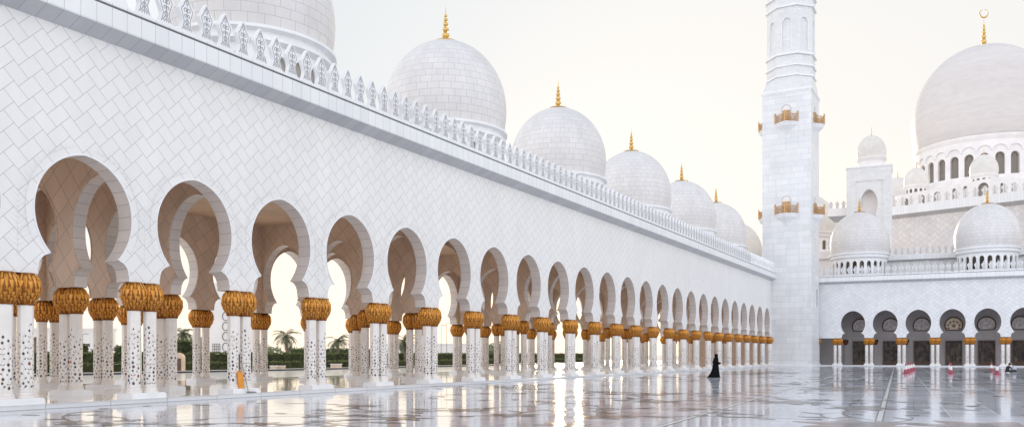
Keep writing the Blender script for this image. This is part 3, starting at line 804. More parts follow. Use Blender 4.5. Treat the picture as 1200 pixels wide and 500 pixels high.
mb = MB(); mb.box(-1.5, xe, .66, DB, 8.6, 8.85); mb.build('ceiling', M['innergrey'], EA)
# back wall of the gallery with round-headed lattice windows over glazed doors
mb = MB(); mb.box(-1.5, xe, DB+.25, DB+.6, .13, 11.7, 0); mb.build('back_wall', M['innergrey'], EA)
def make_backbay(parent, xc, lit, wide=1.0):
    f = MB()
    # lunette: flat-bottomed circle
    def lun(r, n=26):
        o_ = []
        a0 = radians(-38)
        for i in range(n+1):
            a = a0 + (pi - 2*a0)*i/n; o_.append((r*cos(a), r*sin(a)))
        return o_
    ro, ri = lun(1.18), lun(1.02)
    for k in range(len(ro)):
        a, b, c_, d_ = ro[k], ro[(k+1) % len(ro)], ri[(k+1) % len(ro)], ri[k]
        z_ = 5.68
        f.face([(xc+a[0], DB-.02, z_+a[1]), (xc+b[0], DB-.02, z_+b[1]), (xc+c_[0], DB-.02, z_+c_[1]), (xc+d_[0], DB-.02, z_+d_[1])], None, 0)
        f.face([(xc+d_[0], DB-.02, z_+d_[1]), (xc+c_[0], DB-.02, z_+c_[1]), (xc+c_[0], DB+.24, z_+c_[1]), (xc+d_[0], DB+.24, z_+d_[1])], None, 0)
        f.face([(xc+a[0], DB-.02, z_+a[1]), (xc+a[0], DB+.25, z_+a[1]), (xc+b[0], DB+.25, z_+b[1]), (xc+b[0], DB-.02, z_+b[1])], None, 0)
    win = f.build('window', M['wood'], parent)
    g = MB(); g.face([(xc+x, DB+.22, 5.68+z) for x, z in lun(1.03)], None, 0)
    g.build('pane', M['litglass'] if lit == 2 else (M['greyglass'] if lit else M['glass']), win)
    l = MB()
    def flower(cx, cz, r):
        for k in range(6):
            a = k*pi/3 + .3
            l.face([(cx, DB+.205, cz), (cx+r*.5*cos(a-.4), DB+.205, cz+r*.5*sin(a-.4)), (cx+r*cos(a), DB+.205, cz+r*sin(a)), (cx+r*.5*cos(a+.4), DB+.205, cz+r*.5*sin(a+.4))], None, 0)
    flower(xc, 5.6, .36)
    for k in range(7):
        a = radians(-20 + 220*k/6); flower(xc+.72*cos(a), 5.5+.72*sin(a), .22)
    for k in range(5): flower(xc - .62 + .31*k, 4.98, .13)
    l.build('lattice', M['wood'] if lit == 2 else M['innergrey'], win)
    d = MB(); w_ = .92*wide
    d.box(xc-w_-.12, xc-w_, DB-.06, DB+.24, .14, 3.55); d.box(xc+w_, xc+w_+.12, DB-.06, DB+.24, .14, 3.55); d.box(xc-w_, xc+w_, DB-.06, DB+.24, 3.43, 3.55)
    d.box(xc-w_, xc+w_, DB+.06, DB+.24, .14, .62); d.box(xc-.035, xc+.035, DB+.11, DB+.24, .42, 3.43); d.box(xc-w_, xc+w_, DB+.13, DB+.24, 2.35, 2.42)
    do = d.build('door', M['wood'], parent)
    g = MB(); g.box(xc-w_, xc+w_, DB+.17, DB+.20, .42, 3.43); g.build('glazing', M['glass'], do)
for i_, lit in enumerate((1, 1, 1, 2, 1, 1, 1, 0, 0)): make_backbay(EA, A0 + 2.75 + 4.0*i_, lit)
# dark gilded pilasters between the doors
for i in range(10):
    xp = A0 + .75 + 4.0*i
    pm = MB(); pm.box(xp-.16, xp+.16, DB-.02, DB+.24, .14, 3.0)
    pl_ = pm.build('pilaster', M['innergrey'], EA)
    cpm = MB(); cpm.lathe([(.20,2.98),(.22,3.1),(.34,3.4),(.38,3.62),(.30,3.75)], 12, 0, (xp, DB+.08), capt=True); cpm.build('capital', M['darkcap'], pl_)
twe = make_twin(EA, capz=2.92)
for i in range(-1, kb):
    o = twe if i == -1 else dup(twe, EA)
    o.location = (A0 + PE*i + (1.2 if i == -1 else 0), .32, 0); o.rotation_euler = (0,0,pi/2)
# hanging second row seen behind, near the left
de = make_dome(EA, (5.22, 6.2, 0), zr=15.75)
for x in (21.39, 37.6): dup(de, EA, (x, 6.2, 0), .4)
# intermediate parapet behind the roof
ip = empty('roof_terrace', (F0[0], F0[1], 0), 'low white terrace wall with dark-pierced parapet between the two rear domes', 'terrace', rz=ROT)
mb = MB(); mb.box(8.6, 46, 10.6, 20, 12.0, 15.2, 0); mb.box(8.6, 46, 10.0, 20, 15.45, 16.1, 1)
mb.face([(8.6,10.6,15.2),(46,10.6,15.2),(46,10.0,15.45),(8.6,10.0,15.45)], None, 2)
mb.build('wall', [M['course_fine'], M['fascia'], M['soffit']], ip)
mpi = merlon_mb(PE/5, 1.15, detail=True).build('merlon', [M['marble'], M['carve']], ip)
scroll_merlons(ip, mpi, [(9.2 + i*PE/5, 10.08, 16.11) for i in range(44)], 0)

# ------------------------------------------------------------------ entrance pavilion with niche and small dome
PV = empty('entrance_pavilion', (F0[0], F0[1], 0), 'square white pavilion tower with tall keyhole niche and small plain dome, right of the minaret', 'pavilion', rz=ROT)
ax0, ax1, bb = 2.75, 9.39, 20.0; xm = (4.85+7.29)/2
mb = MB()
np_ = [(h*.78, z*1.32) for h, z in arch_prof()]
arch_panel(mb, lambda x, d, z: (x, bb+.12+d, z), xm-2.0, 4.0, 22.9, 29.3, np_, 1.6, 0, 1, 1, .08, 0)
mb.face([(xm-2.0,bb+.12,17),(xm+2.0,bb+.12,17),(xm+2.0,bb+.12,22.9),(xm-2.0,bb+.12,22.9)], None, 0)
mb.face([(xm-2,bb+1.7,20),(xm+2,bb+1.7,20),(xm+2,bb+1.7,29),(xm-2,bb+1.7,29)], None, 1)
# frame round the recessed panel, sides, back, top
for x0,x1 in ((ax0,xm-2.0),(xm+2.0,ax1)):
    mb.face([(x0,bb,0),(x1,bb,0),(x1,bb,31.45),(x0,bb,31.45)], [(x0,0),(x1,0),(x1,31.45),(x0,31.45)], 0)
mb.face([(xm-2.0,bb,29.3),(xm+2.0,bb,29.3),(xm+2.0,bb,31.45),(xm-2.0,bb,31.45)], [(xm-2,29.3),(xm+2,29.3),(xm+2,31.45),(xm-2,31.45)], 0)
mb.face([(xm-2.0,bb,29.3),(xm-2.0,bb+.12,29.3),(xm+2.0,bb+.12,29.3),(xm+2.0,bb,29.3)], None, 0)
mb.face([(xm-2.0,bb,17),(xm-2.0,bb,29.3),(xm-2.0,bb+.12,29.3),(xm-2.0,bb+.12,17)], None, 0)
mb.face([(xm+2.0,bb,17),(xm+2.0,bb+.12,17),(xm+2.0,bb+.12,29.3),(xm+2.0,bb,29.3)], None, 0)
mb.face([(ax1,bb,0),(ax1,bb+6.6,0),(ax1,bb+6.6,31.45),(ax1,bb,31.45)], [(0,0),(6.6,0),(6.6,31.45),(0,31.45)], 0)
mb.face([(ax0,bb+6.6,0),(ax0,bb,0),(ax0,bb,31.45),(ax0,bb+6.6,31.45)], [(0,0),(6.6,0),(6.6,31.45),(0,31.45)], 0)
mb.face([(ax1,bb+6.6,0),(ax0,bb+6.6,0),(ax0,bb+6.6,31.45),(ax1,bb+6.6,31.45)], None, 0)
mb.face([(ax0,bb,31.45),(ax1,bb,31.45),(ax1,bb+6.6,31.45),(ax0,bb+6.6,31.45)], None, 0)
mb.build('wall', [M['course_fine'], M['marble_warm']], PV)
mb = MB(); mb.box(ax0-.10, ax1+.10, bb-.10, bb+6.7, 31.46, 31.72); mb.build('coping', M['marble'], PV)
make_dome(PV, (6.35, bb+3.3, 0), r=2.15, z0=31.7, zr=33.2, zt=37.2, tip=38.9, win=False, md='dome_warm', mw='marble_warm', fs=.55)
mb = MB()                              # bracketed wing on its left, with its own little parapet
mb.box(-.1, ax0-.02, bb+.8, bb+3, 24.1, 25.3, 0)
mb.face([(-.1,bb+.8,24.1),(ax0-.02,bb+.8,24.1),(ax0-.02,bb+1.8,23.2),(.8,bb+1.8,23.2)], None, 1)
mb.box(1.2, ax0-.02, bb+1.8, bb+3, 12, 24.09, 0)
mb.build('wing', [M['marble_warm'], M['soffit']], PV)
mw_ = merlon_mb(1.0, 1.3).build('merlon', [M['marble_warm'], M['carve']], PV)
scroll_merlons(PV, mw_, [(.35+i*.95, bb+1.0, 25.31) for i in range(3)], 0)

# ------------------------------------------------------------------ warm dome glimpsed behind the minaret
cx, cy = P(945, 152)
SH = empty('side_hall', (cx, cy, 0), 'warm sunset-lit domed hall glimpsed just right of the minaret', 'hall', rz=ROT)
mb = MB(); mb.box(-9, 5.9, -5.2, 9, 0, 18.2, 0); mb.box(-9.3, 6.3, -5.7, 9.3, 18.2, 19.5, 0); mb.box(-6, 5.3, -4.4, 6, 19.5, 20.0, 0)
mb.build('wall', M['marble_warm'], SH)
make_dome(SH, (0,0,0), r=4.95, z0=19.4, zr=23.0, zt=30.6, tip=33.5, md='dome_warm', mw='marble_warm', nwin=20, mg='glassbrown')

# ------------------------------------------------------------------ prayer hall with the great dome
PH = empty('prayer_hall', (*P(1153, 205), 0), 'great white prayer hall with a huge dome, stepped platforms and smaller domes, at right', 'mosque hall')
hx, hy = P(1153, 205)
L = lambda x, y, z: (x-hx, y-hy, z)
def wallT(a, b):
    d = Vector((b[0]-a[0], b[1]-a[1])); ln = d.length; d.normalize(); nrm = Vector((-d.y, d.x))
    return ln, (lambda x, dd, z: L(a[0]+d.x*x+nrm.x*dd, a[1]+d.y*x+nrm.y*dd, z)), atan2(d.y, d.x)
# lower hall wall
pa, pb = P(1045, 165.6), P(1260, 143.5)
ln, TW, rzw = wallT(pa, pb)
mb = MB()
mb.face([TW(0,0,0),TW(ln,0,0),TW(ln,0,28.3),TW(0,0,28.3)], [(0,0),(ln,0),(ln,28.3),(0,28.3)], 0)
mb.face([TW(0,0,0),TW(0,0,30.5),TW(0,30,30.5),TW(0,30,0)], None, 2)
mb.face([TW(0,-.9,30.5),TW(ln,-.9,30.5),TW(ln,34,30.5),TW(0,34,30.5)], None, 3)
mb.build('lower_wall', [M['tile_warm'], M['marble'], M['course'], M['roof']], PH)
mb = MB()
mb.face([TW(0,0,28.3),TW(ln,0,28.3),TW(ln,-1.0,28.95),TW(0,-1.0,28.95)], [(0,0),(ln,0),(ln,1.2),(0,1.2)], 1)
mb.face([TW(0,-1.0,28.95),TW(ln,-1.0,28.95),TW(ln,-1.0,30.5),TW(0,-1.0,30.5)], [(0,0),(ln,0),(ln,1.5),(0,1.5)], 0)
mb.build('cornice', [M['fascia'], M['soffit']], PH)
mh = merlon_mb(1.55, 1.9, .22).build('merlon', [M['marble_warm'], M['carve']], PH)
scroll_merlons(PH, mh, [TW(.8 + 1.62*i, -.95, 30.5) for i in range(int(ln/1.62))], rzw)
# platform facets with windows
pc, pd, pe_ = P(1050, 190), P(1165, 170), P(1262, 173)
ln, TP, _ = wallT(pc, pd); ln2, TP2, _ = wallT(pd, pe_)
def x_at(px, a, ln, T):      # distance along a wall at which photo column px falls
    lo, hi = 0.0, ln
    for _ in range(40):
        m_ = (lo+hi)/2; p = T(m_,0,0); X, Y = p[0]+hx, p[1]+hy
        r_, z_ = CT*X + ST*Y, -ST*X + CT*Y
        if 600 + FPX*r_/z_ < px: lo = m_
        else: hi = m_
    return lo
mb = MB(); glazed = []
def facet(mb, T, ln, wins, z0=30.5, zt=37.6):
    wins = sorted(wins); edges = [0] + [(wins[i][0]+wins[i+1][0])/2 for i in range(len(wins)-1)] + [ln]
    for (xc, hw_, zb, zh), xa, xb in zip(wins, edges, edges[1:]):
        h2 = min(xc-xa, xb-xc) - .01
        if xc-h2 > xa+.02: mb.face([T(xa,0,z0),T(xc-h2,0,z0),T(xc-h2,0,zt),T(xa,0,zt)], [(xa,z0),(xc-h2,z0),(xc-h2,zt),(xa,zt)], 0)
        if xb > xc+h2+.02: mb.face([T(xc+h2,0,z0),T(xb,0,z0),T(xb,0,zt),T(xc+h2,0,zt)], [(xc+h2,z0),(xb,z0),(xb,zt),(xc+h2,zt)], 0)
        arch_panel(mb, T, xc-h2, 2*h2, zb, zt, round_prof(hw_, zh-hw_-zb, zh-zb, 8), .5, 0, 0, 0, .12, 0, z0=z0, cap=False)
        glazed.append((T, xc, hw_, zb, zh))
wins = [(x_at(px, pc, ln, TP), hw_, zb, zh) for px, hw_, zb, zh in ((1061,.75,33.7,36.6),(1080,.75,33.7,36.7),(1098,.8,33.7,36.8),(1118,.42,33.4,36.8),(1131,.42,33.4,36.9),(1152,1.15,33.2,36.9))]
facet(mb, TP, ln, wins)
wins2 = [(x_at(px, pd, ln2, TP2), .42, 33.9, 36.5) for px in (1174.5, 1187.5, 1201, 1215, 1229)]
facet(mb, TP2, ln2, wins2)
po = [TP(0,0,0), TP(ln,0,0), TP2(ln2,0,0)]
top = [(p[0],p[1],37.6) for p in po] + [(P(1300,225)[0]-hx, P(1300,225)[1]-hy, 37.6), (P(1045,232)[0]-hx, P(1045,232)[1]-hy, 37.6)]
mb.face(top, None, 0)
mb.face([TP(0,0,0), TP(0,0,37.6), top[-1], (top[-1][0],top[-1][1],0)], None, 0)
mb.build('platform', M['marble_warm'], PH)
def lattice_window(T, xc, hw_, zb, zh, d=.32):
    pf = round_prof(hw_*1.02, zh-hw_-zb, zh-zb, 8)
    o_ = [(xc+h, zb+z) for h, z in pf] + [(xc-h, zb+z) for h, z in pf[::-1][1:]]
    g = MB(); g.face([T(x, d, z) for x, z in o_], None, 0)
    wv = g.build('window', M['glassbrown'], PH)
    l = MB(); n = max(3, int(hw_*2/.42)); st = 2*hw_/n
    def bar(x0, z0, x1, z1, w_=.045):
        dx, dz = x1-x0, z1-z0; q_ = hypot(dx,dz) or 1; nx, nz = -dz/q_*w_, dx/q_*w_
        l.face([T(x0-nx,d-.03,z0-nz), T(x1-nx,d-.03,z1-nz), T(x1+nx,d-.03,z1+nz), T(x0+nx,d-.03,z0+nz)], None, 0)
    zz = zb
    while zz + st < zh - hw_*.35:
        for i in range(n):
            x = xc - hw_ + st*i
            if zz > zh - hw_ and abs(x+st/2-xc) > hw_*.7: continue
            bar(x, zz, x+st, zz+st); bar(x+st, zz, x, zz+st)
        zz += st
    l.build('lattice', M['lattice'], wv)
for a in glazed: lattice_window(*a)
# great drum and dome
cx, cy = P(1153, 210)
RD = 15.55
gd = MB(); gd.lathe(dome_prof(RD, 53.2, 78.6, 1.06, .93, 26), 96, 0)
GD = gd.build('great_dome', M['dome_main'], PH, 60); GD.location = (cx-hx, cy-hy, 0)
rm = MB(); rm.lathe([(RD-.3,50.9),(RD+.35,52.2),(RD+.55,52.6),(RD+.55,53.0),(RD+.2,53.3)], 96, 0); rm.build('rim', M['marble_warm'], GD)
dr = MB(); NW = 30; rd = RD - .05; pw = 2*pi*rd/NW
TDm = lambda x, d, z: ((rd-d)*cos(x/rd), (rd-d)*sin(x/rd), z)
for i in range(NW):
    arch_panel(dr, TDm, i*pw, pw, 43.7, 52.3, [(h, z) for h, z in round_prof(1.0, 4.2, 5.25, 8)], .9, 0, 0, 0, .0, 0, z0=36, cap=False)
    # scalloped hood over each window
    xc = (i+.5)*pw; hood = [(1.55*cos(a), 49.3 + 1.35*sin(a)) for a in [pi*k/10 for k in range(11)]]
    for a, b in zip(hood, hood[1:]):
        g_ = 1.10
        dr.face([TDm(xc+a[0],-.32,a[1]), TDm(xc+a[0]*g_,-.32,49.3+(a[1]-49.3)*1.13), TDm(xc+b[0]*g_,-.32,49.3+(b[1]-49.3)*1.13), TDm(xc+b[0],-.32,b[1])], None, 1)
        dr.face([TDm(xc+a[0],0,a[1]), TDm(xc+a[0],-.32,a[1]), TDm(xc+b[0],-.32,b[1]), TDm(xc+b[0],0,b[1])], None, 1)
        dr.face([TDm(xc+a[0]*g_,-.32,49.3+(a[1]-49.3)*1.13), TDm(xc+a[0]*1.3,-.25,52.2), TDm(xc+b[0]*1.3,-.25,52.2), TDm(xc+b[0]*g_,-.32,49.3+(b[1]-49.3)*1.13)], None, 0)
dr.build('drum', [M['marble_warm'], M['marble']], GD)
for i in range(NW):
    g = MB(); a0 = (i+.5)*pw
    pf = round_prof(1.02, 4.2, 5.25, 6); o_ = [(a0+h, 43.7+z) for h, z in pf] + [(a0-h, 43.7+z) for h, z in pf[::-1][1:]]
    g.face([TDm(x,.6,z) for x, z in o_], None, 0)
    for k in range(11):
        for s_ in (-1,1):
            z = 43.8 + .44*k
            for j in range(3):
                x = a0 - .9 + .6*j
                xa, xb = (x, x+.6) if s_ > 0 else (x+.6, x)
                if z > 47.6 and abs(x+.3-a0) > .4: continue
                g.face([TDm(xa-.05,.57,z), TDm(xa+.05,.57,z), TDm(xb+.05,.57,z+.44), TDm(xb-.05,.57,z+.44)], None, 1)
    g.build('window', [M['glassbrown'], M['lattice']], GD)
f = finial_mb(2.6, 7.6, True).build('finial', M['finial'], GD); f.location = (0,0,78.4); f.rotation_euler = (0,0,TH)
# sub platform ring under the drum
mb = MB(); mb.lathe([(RD+2.6,36),(RD+2.6,43.0),(RD+2.3,43.3),(RD-.5,43.6)], 16, 0, smooth=False); o = mb.build('drum_base', M['marble_warm'], PH); o.location = (cx-hx, cy-hy, 0)
for px, z, r, zr, zt in ((1074, 192, 2.55, 40.2, 44.6), (1153, 179, 2.65, 39.9, 44.6), (1052, 205, 3.6, 39, 45.2)):
    x, y = P(px, z)
    make_dome(PH, (x-hx, y-hy, 0), r=r, z0=37.5, zr=zr-.3, zt=zt-.3, tip=zt+1.6, nwin=14, name='small_dome', md='dome_warm', mw='marble_warm', mg='glassbrown', fs=.5)

# ------------------------------------------------------------------ ground, floors, water
def sheet(name, pts, z, m, kind='structure'):
    mb = MB(); mb.face([(x,y,z) for x,y in pts], [(x,y) for x,y in pts], 0); o = mb.build(name, m); o['kind'] = kind; return o
M['sand'] = mat_plain('pale_ground', (.50,.46,.41), .9, 0, .12, .05)
M['paving'] = mat_floor('terrace_paving', C(.80,.75,.68), C(.55,.51,.46), .25, 0, 1.0, 1.0, .05, .02)
sheet('ground', [(-1500,-1500),(1500,-1500),(1500,1500),(-1500,1500)], -.06, M['sand'])
XSTEP = -W0 + .65
floor = sheet('courtyard_floor', [(XSTEP-.3,-40),(75,-40),(75,135),(XSTEP-.3,135)], 0, M['floor'])
mb = MB(); mb.box(-W0-3*RS-.95, XSTEP, Yk(K0)-6, Yk(K1)+2, -.04, .13)
o = mb.build('arcade_floor', M['gfloor']); o['kind'] = 'structure'
mb = MB(); mb.box(XSTEP, XSTEP+.012, Yk(K0)-6, 116.6, 0.004, .128); mb.box(XSTEP-.30, XSTEP+.03, Yk(K0)-6, 116.6, .129, .142)
o = mb.build('arcade_step', M['step']); o['kind'] = 'structure'
mb = MB(); Tt = lambda x, y, z: (F0[0]+e1[0]*x+e2[0]*y, F0[1]+e1[1]*x+e2[1]*y, z)
mb.box(.4, xe, -.75, DB+.3, .003, .13, 0, Tt)
o = mb.build('arcade_floor', M['step']); o['kind'] = 'structure'
# pool along the outside of the arcade
XW = -W0 - 3*RS - .95
q = NT('still_pool_water'); nz = q.noise(q.mapping(q.pos(), (1,1,1)), .8, 3); q.bump(nz, .03, .02)
q.b.inputs['IOR'].default_value = 1.2
M['water'] = q.fin(C(.93,.89,.82), .12, 0, .5)
M['pooltile'] = mat_brick('blue_pool_tiles', C(.05,.06,.095), C(.15,.16,.18), .35, .35, .02, 0, amp=.5)
M['dark_rim'] = mat_plain('dark_pool_rim', (.10,.085,.08), .4, 0, .2, 2)
sheet('outer_paving', [(-260,-60),(XW,-60),(XW,220),(-260,220)], -.03, M['paving'])
sheet('pool_water', [(-59,8),(XW-2.5,8),(XW-2.5,150),(-59,150)], .04, M['water'])
mb = MB(); mb.box(XW-2.5, XW, 0, 152, -.02, .10)
o = mb.build('pool_terrace', M['gfloor']); o['kind'] = 'structure'
mb = MB(); mb.box(-59.45, -59.0, 8, 150, -.02, .13, 0); mb.box(-59.6,-58.96,8,150,.13,.17,1); mb.box(-59.0,-58.985,8,150,.05,.128,2)
o = mb.build('pool_rim', [M['dark_rim'], M['dark_rim'], M['pooltile']]); o['kind'] = 'structure'
mb = MB(); mb.box(-60.6, -59.65, 8, 150, -.02, .20)
o = mb.build('pool_kerb', M['paving']); o['kind'] = 'structure'

# floor seams (pale strips) and floral inlay
def ribbon(mb, pts, w_, z, m, taper=False):
    n = len(pts)
    lr = []
    for i, p in enumerate(pts):
        a = pts[max(i-1,0)]; b = pts[min(i+1,n-1)]; dx, dy = b[0]-a[0], b[1]-a[1]; l = hypot(dx,dy) or 1
        ww = w_*(1 - .8*i/(n-1)) if taper else w_
        lr.append(((p[0]-dy/l*ww, p[1]+dx/l*ww), (p[0]+dy/l*ww, p[1]-dx/l*ww)))
    for (a, b), (c, d) in zip(lr, lr[1:]): mb.face([(*b,z),(*d,z),(*c,z),(*a,z)], None, m)
st = MB()
for (p0, p1) in (((1028,500),(1045,440)), ((805,490),(970,442))):
    a, b = onground(*p0), onground(*p1)
    d = Vector((b[0]-a[0], b[1]-a[1])).normalized()
    s0 = (a[0]-d.x*14, a[1]-d.y*14)
    lim = 1.0
    e_ = (F0[1]-6 - s0[1])/d.y
    s1 = (s0[0]+d.x*e_, s0[1]+d.y*e_)
    ribbon(st, [s0, s1], .06, .004, 0)
    nx, ny = -d.y, d.x
    for s_ in (-1,1): ribbon(st, [(s0[0]+nx*s_*.08, s0[1]+ny*s_*.08), (s1[0]+nx*s_*.08, s1[1]+ny*s_*.08)], .014, .004, 1)
st.build('floor_strip', [M['fl_pale'], M['fl_dark']], floor)
fi = MB(); fr = random.Random(5)
zc = [0.004]
def nz_():
    zc[0] += .0000035; return zc[0]
def petal(cx, cy, a, l, w_, m):
    pts = []
    for t in (0,.2,.45,.7,.9,1.0): pts.append((t, w_*sin(pi*min(1,t*.93+.05))**.8*(1-.12*t)))
    L_ = [(cx+cos(a)*l*t - sin(a)*s, cy+sin(a)*l*t + cos(a)*s) for t, s in pts]
    R_ = [(cx+cos(a)*l*t + sin(a)*s, cy+sin(a)*l*t - cos(a)*s) for t, s in pts]
    z = nz_()
    for i in range(len(pts)-1): fi.face([(*R_[i],z),(*R_[i+1],z),(*L_[i+1],z),(*L_[i],z)], None, m)
def flower(cx, cy, r, a0, mats):
    n = fr.choice((5,6,7))
    for k in range(n): petal(cx, cy, a0+2*pi*k/n, r, r*.23, mats[0])
    for k in range(n): petal(cx, cy, a0+2*pi*(k+.5)/n, r*.55, r*.11, mats[1])
def vine(x, y, a, L_, wd, m, leaves=True):
    pts = []; k = fr.choice((-1,1))*(.10+.12*fr.random()); n = int(L_/.35)
    for i in range(n):
        pts.append((x,y)); a += k*.35*(1 + i/n*2.2); x += cos(a)*.35; y += sin(a)*.35
        if leaves and i % 4 == 2:
            s_ = fr.choice((-1,1)); petal(x, y, a + s_*.8, .45+.55*fr.random(), .12+.10*fr.random(), fr.choice((0,1,1,3)))
    if len(pts) > 2: ribbon(fi, pts, wd, nz_(), m, True)
    return x, y, a
known = [((706,488),.95,0),((770,470),1.0,1),((600,486),.8,1),((660,497),.7,0),((760,462),.9,0),((640,470),.7,1),((1004,497),1.5,2),((1160,499),1.7,2),((985,455),2.2,0),((930,471),1.3,1),((1010,478),1.1,1),((90,494),.55,0),((150,492),.45,0),((310,496),.5,1),((420,475),.8,1),((470,490),.8,1),((545,480),.9,0),((378,493),.5,0)]
for (p, r, m) in known:
    x, y = onground(*p); flower(x, y, r, fr.random()*6, (m, 1 if m != 1 else 0))
    for _ in range(2): vine(x, y, fr.random()*2*pi, 4+5*fr.random(), .05, 1)
# the open heart-shaped scroll right of centre
for p0, p1 in (((842,486),(892,487)),):
    a, b = onground(*p0), onground(*p1); cx_, cy_ = (a[0]+b[0])/2, (a[1]+b[1])/2; rx = hypot(b[0]-a[0], b[1]-a[1])/2
    pts = []
    for i in range(41):
        t = i/40; an = 2*pi*t*.93 + TH
        rr3 = rx*(1 + .10*sin(3*an)); pts.append((cx_+rr3*cos(an)*1.0, cy_+rr3*1.15*sin(an)))
    ribbon(fi, pts, .075, nz_(), 1)
    vine(pts[0][0], pts[0][1], TH+2.2, 4, .04, 1)
for i in range(95):
    # denser toward the arcade side and the far half
    Y = 24 + 92*fr.random()**.9; X = -21 + 34*fr.random()**1.5
    if Y < 40 and X > -14 and fr.random() < .6: continue
    r = .40 + .85*fr.random()**1.7
    m = fr.choice((0,1,1,3,2,3))
    flower(X, Y, r, fr.random()*6, (m, 1 if m != 1 else 3))
    x, y, a = X, Y, fr.random()*6
    for _ in range(fr.choice((1,2,3))): vine(X, Y, fr.random()*2*pi, 3+8*fr.random(), .045+.03*fr.random(), fr.choice((1,1,3)))
fi.build('floral_inlay', [M['fl_brown'], M['fl_dark'], M['fl_red'], M['fl_green']], floor)

# ------------------------------------------------------------------ planting and things beyond the arcade
q = NT('hedge_leaves'); nz = q.noise(q.obj(), 1.6, 6, .7)
M['leaf'] = q.fin(q.mix(q.rng(nz,.3,.7), C(.018,.025,.010), C(.070,.080,.030)), .7, 0, .2)
q = NT('sunlit_hedge_leaves'); nz = q.noise(q.obj(), 2.5, 6, .7)
M['leaf2'] = q.fin(q.mix(q.rng(nz,.3,.7), C(.075,.095,.03), C(.17,.185,.07)), .7, 0, .2)
M['palm'] = mat_plain('palm_frond', (.085,.105,.045), .6, 0, .35, 3)
M['trunk'] = mat_plain('palm_trunk', (.20,.145,.10), .9, 0, .3, 6, bump=.4)
M['beige'] = mat_plain('beige_stone_box', (.62,.48,.36), .7, 0, .1, 2)
M['farwhite'] = mat_plain('distant_white_wall', (.74,.71,.68), .7, 0, .05, .3)
def hedge(name, label, x0, x1, y0, y1, z0, z1, dens, leafsz=.16, seed=1):
    rr = random.Random(seed)
    mb = MB(); mb.box(x0+.12, x1-.12, y0+.12, y1-.12, z0, z1-.10, 0)
    cx_, cy_ = (x0+x1)/2, (y0+y1)/2
    area = 2*(y1-y0)*(z1-z0) + (y1-y0)*(x1-x0) + 2*(x1-x0)*(z1-z0)
    for i in range(int(area*dens)):
        f = rr.random()*area; a = (y1-y0)*(z1-z0)
        if f < 2*a:
            s_ = 1 if f < a else 0; p = Vector((x1 if s_ else x0, y0+(y1-y0)*rr.random(), z0+(z1-z0)*rr.random()))
        elif f < 2*a + (y1-y0)*(x1-x0): p = Vector((x0+(x1-x0)*rr.random(), y0+(y1-y0)*rr.random(), z1))
        else: p = Vector((x0+(x1-x0)*rr.random(), y0 if rr.random() < .5 else y1, z0+(z1-z0)*rr.random()))
        p += Vector((rr.uniform(-1,1), rr.uniform(-1,1), rr.uniform(-1,1)))*.09
        u = Vector((rr.uniform(-1,1), rr.uniform(-1,1), rr.uniform(-1,1))).normalized(); v = u.orthogonal().normalized(); s = leafsz*(.6+.8*rr.random())
        mb.face([p-u*s*.5, p+v*s*.28, p+u*s*.5, p-v*s*.28], None, 1 if p.z > z1-.15 else 0)
    o = mb.build(name, [M['leaf'], M['leaf2']]); tag(o, label, 'hedge'); return o
hedge('hedge', 'low clipped hedge running beyond the pool, in front of the taller hedge', -66.2, -64.8, 30, 150, -.03, .85, 14, .22, 1)
hedge('hedge', 'tall clipped hedge running behind the low hedge beyond the pool', -75, -72.5, 20, 170, -.03, 1.75, 12, .26, 2)
def tpos(px, z): return P(px, z)
for k, (px, z, h, wd, lab) in enumerate(((96,92,2.7,.55,'tall dark clipped shrub seen right of the second gold capital, leftmost of the clipped shrubs'),
        (113.5,96,2.2,.5,'rounder clipped shrub second from left among the clipped shrubs'),
        (141,92,2.5,.5,'dark narrow clipped shrub seen just left of the nearest full twin column'),
        (215,90,3.1,.6,'tall clipped shrub standing behind the beige rounded cabinet'),
        (185,94,2.6,.6,'clipped shrub mostly hidden between two front columns'))):
    x, y = tpos(px, z)
    hedge('clipped_shrub', lab, x-wd, x+wd, y-wd, y+wd, -.03, h, 26, .25, 10+k)['category'] = 'shrub'
for k, (px, z) in enumerate(((389,150),(404,150),(352,152),(441,155))):
    x, y = tpos(px, z)
    o = hedge('box_shrub', ['far square shrub left of the second palm trunk','far square shrub right of the second palm trunk','far square shrub right of the tallest palm','far square shrub beside the far white wall'][k], x-1.5, x+1.5, y-1.2, y+1.2, -.03, 2.6, 8, .3, 30+k); o['category'] = 'shrub'
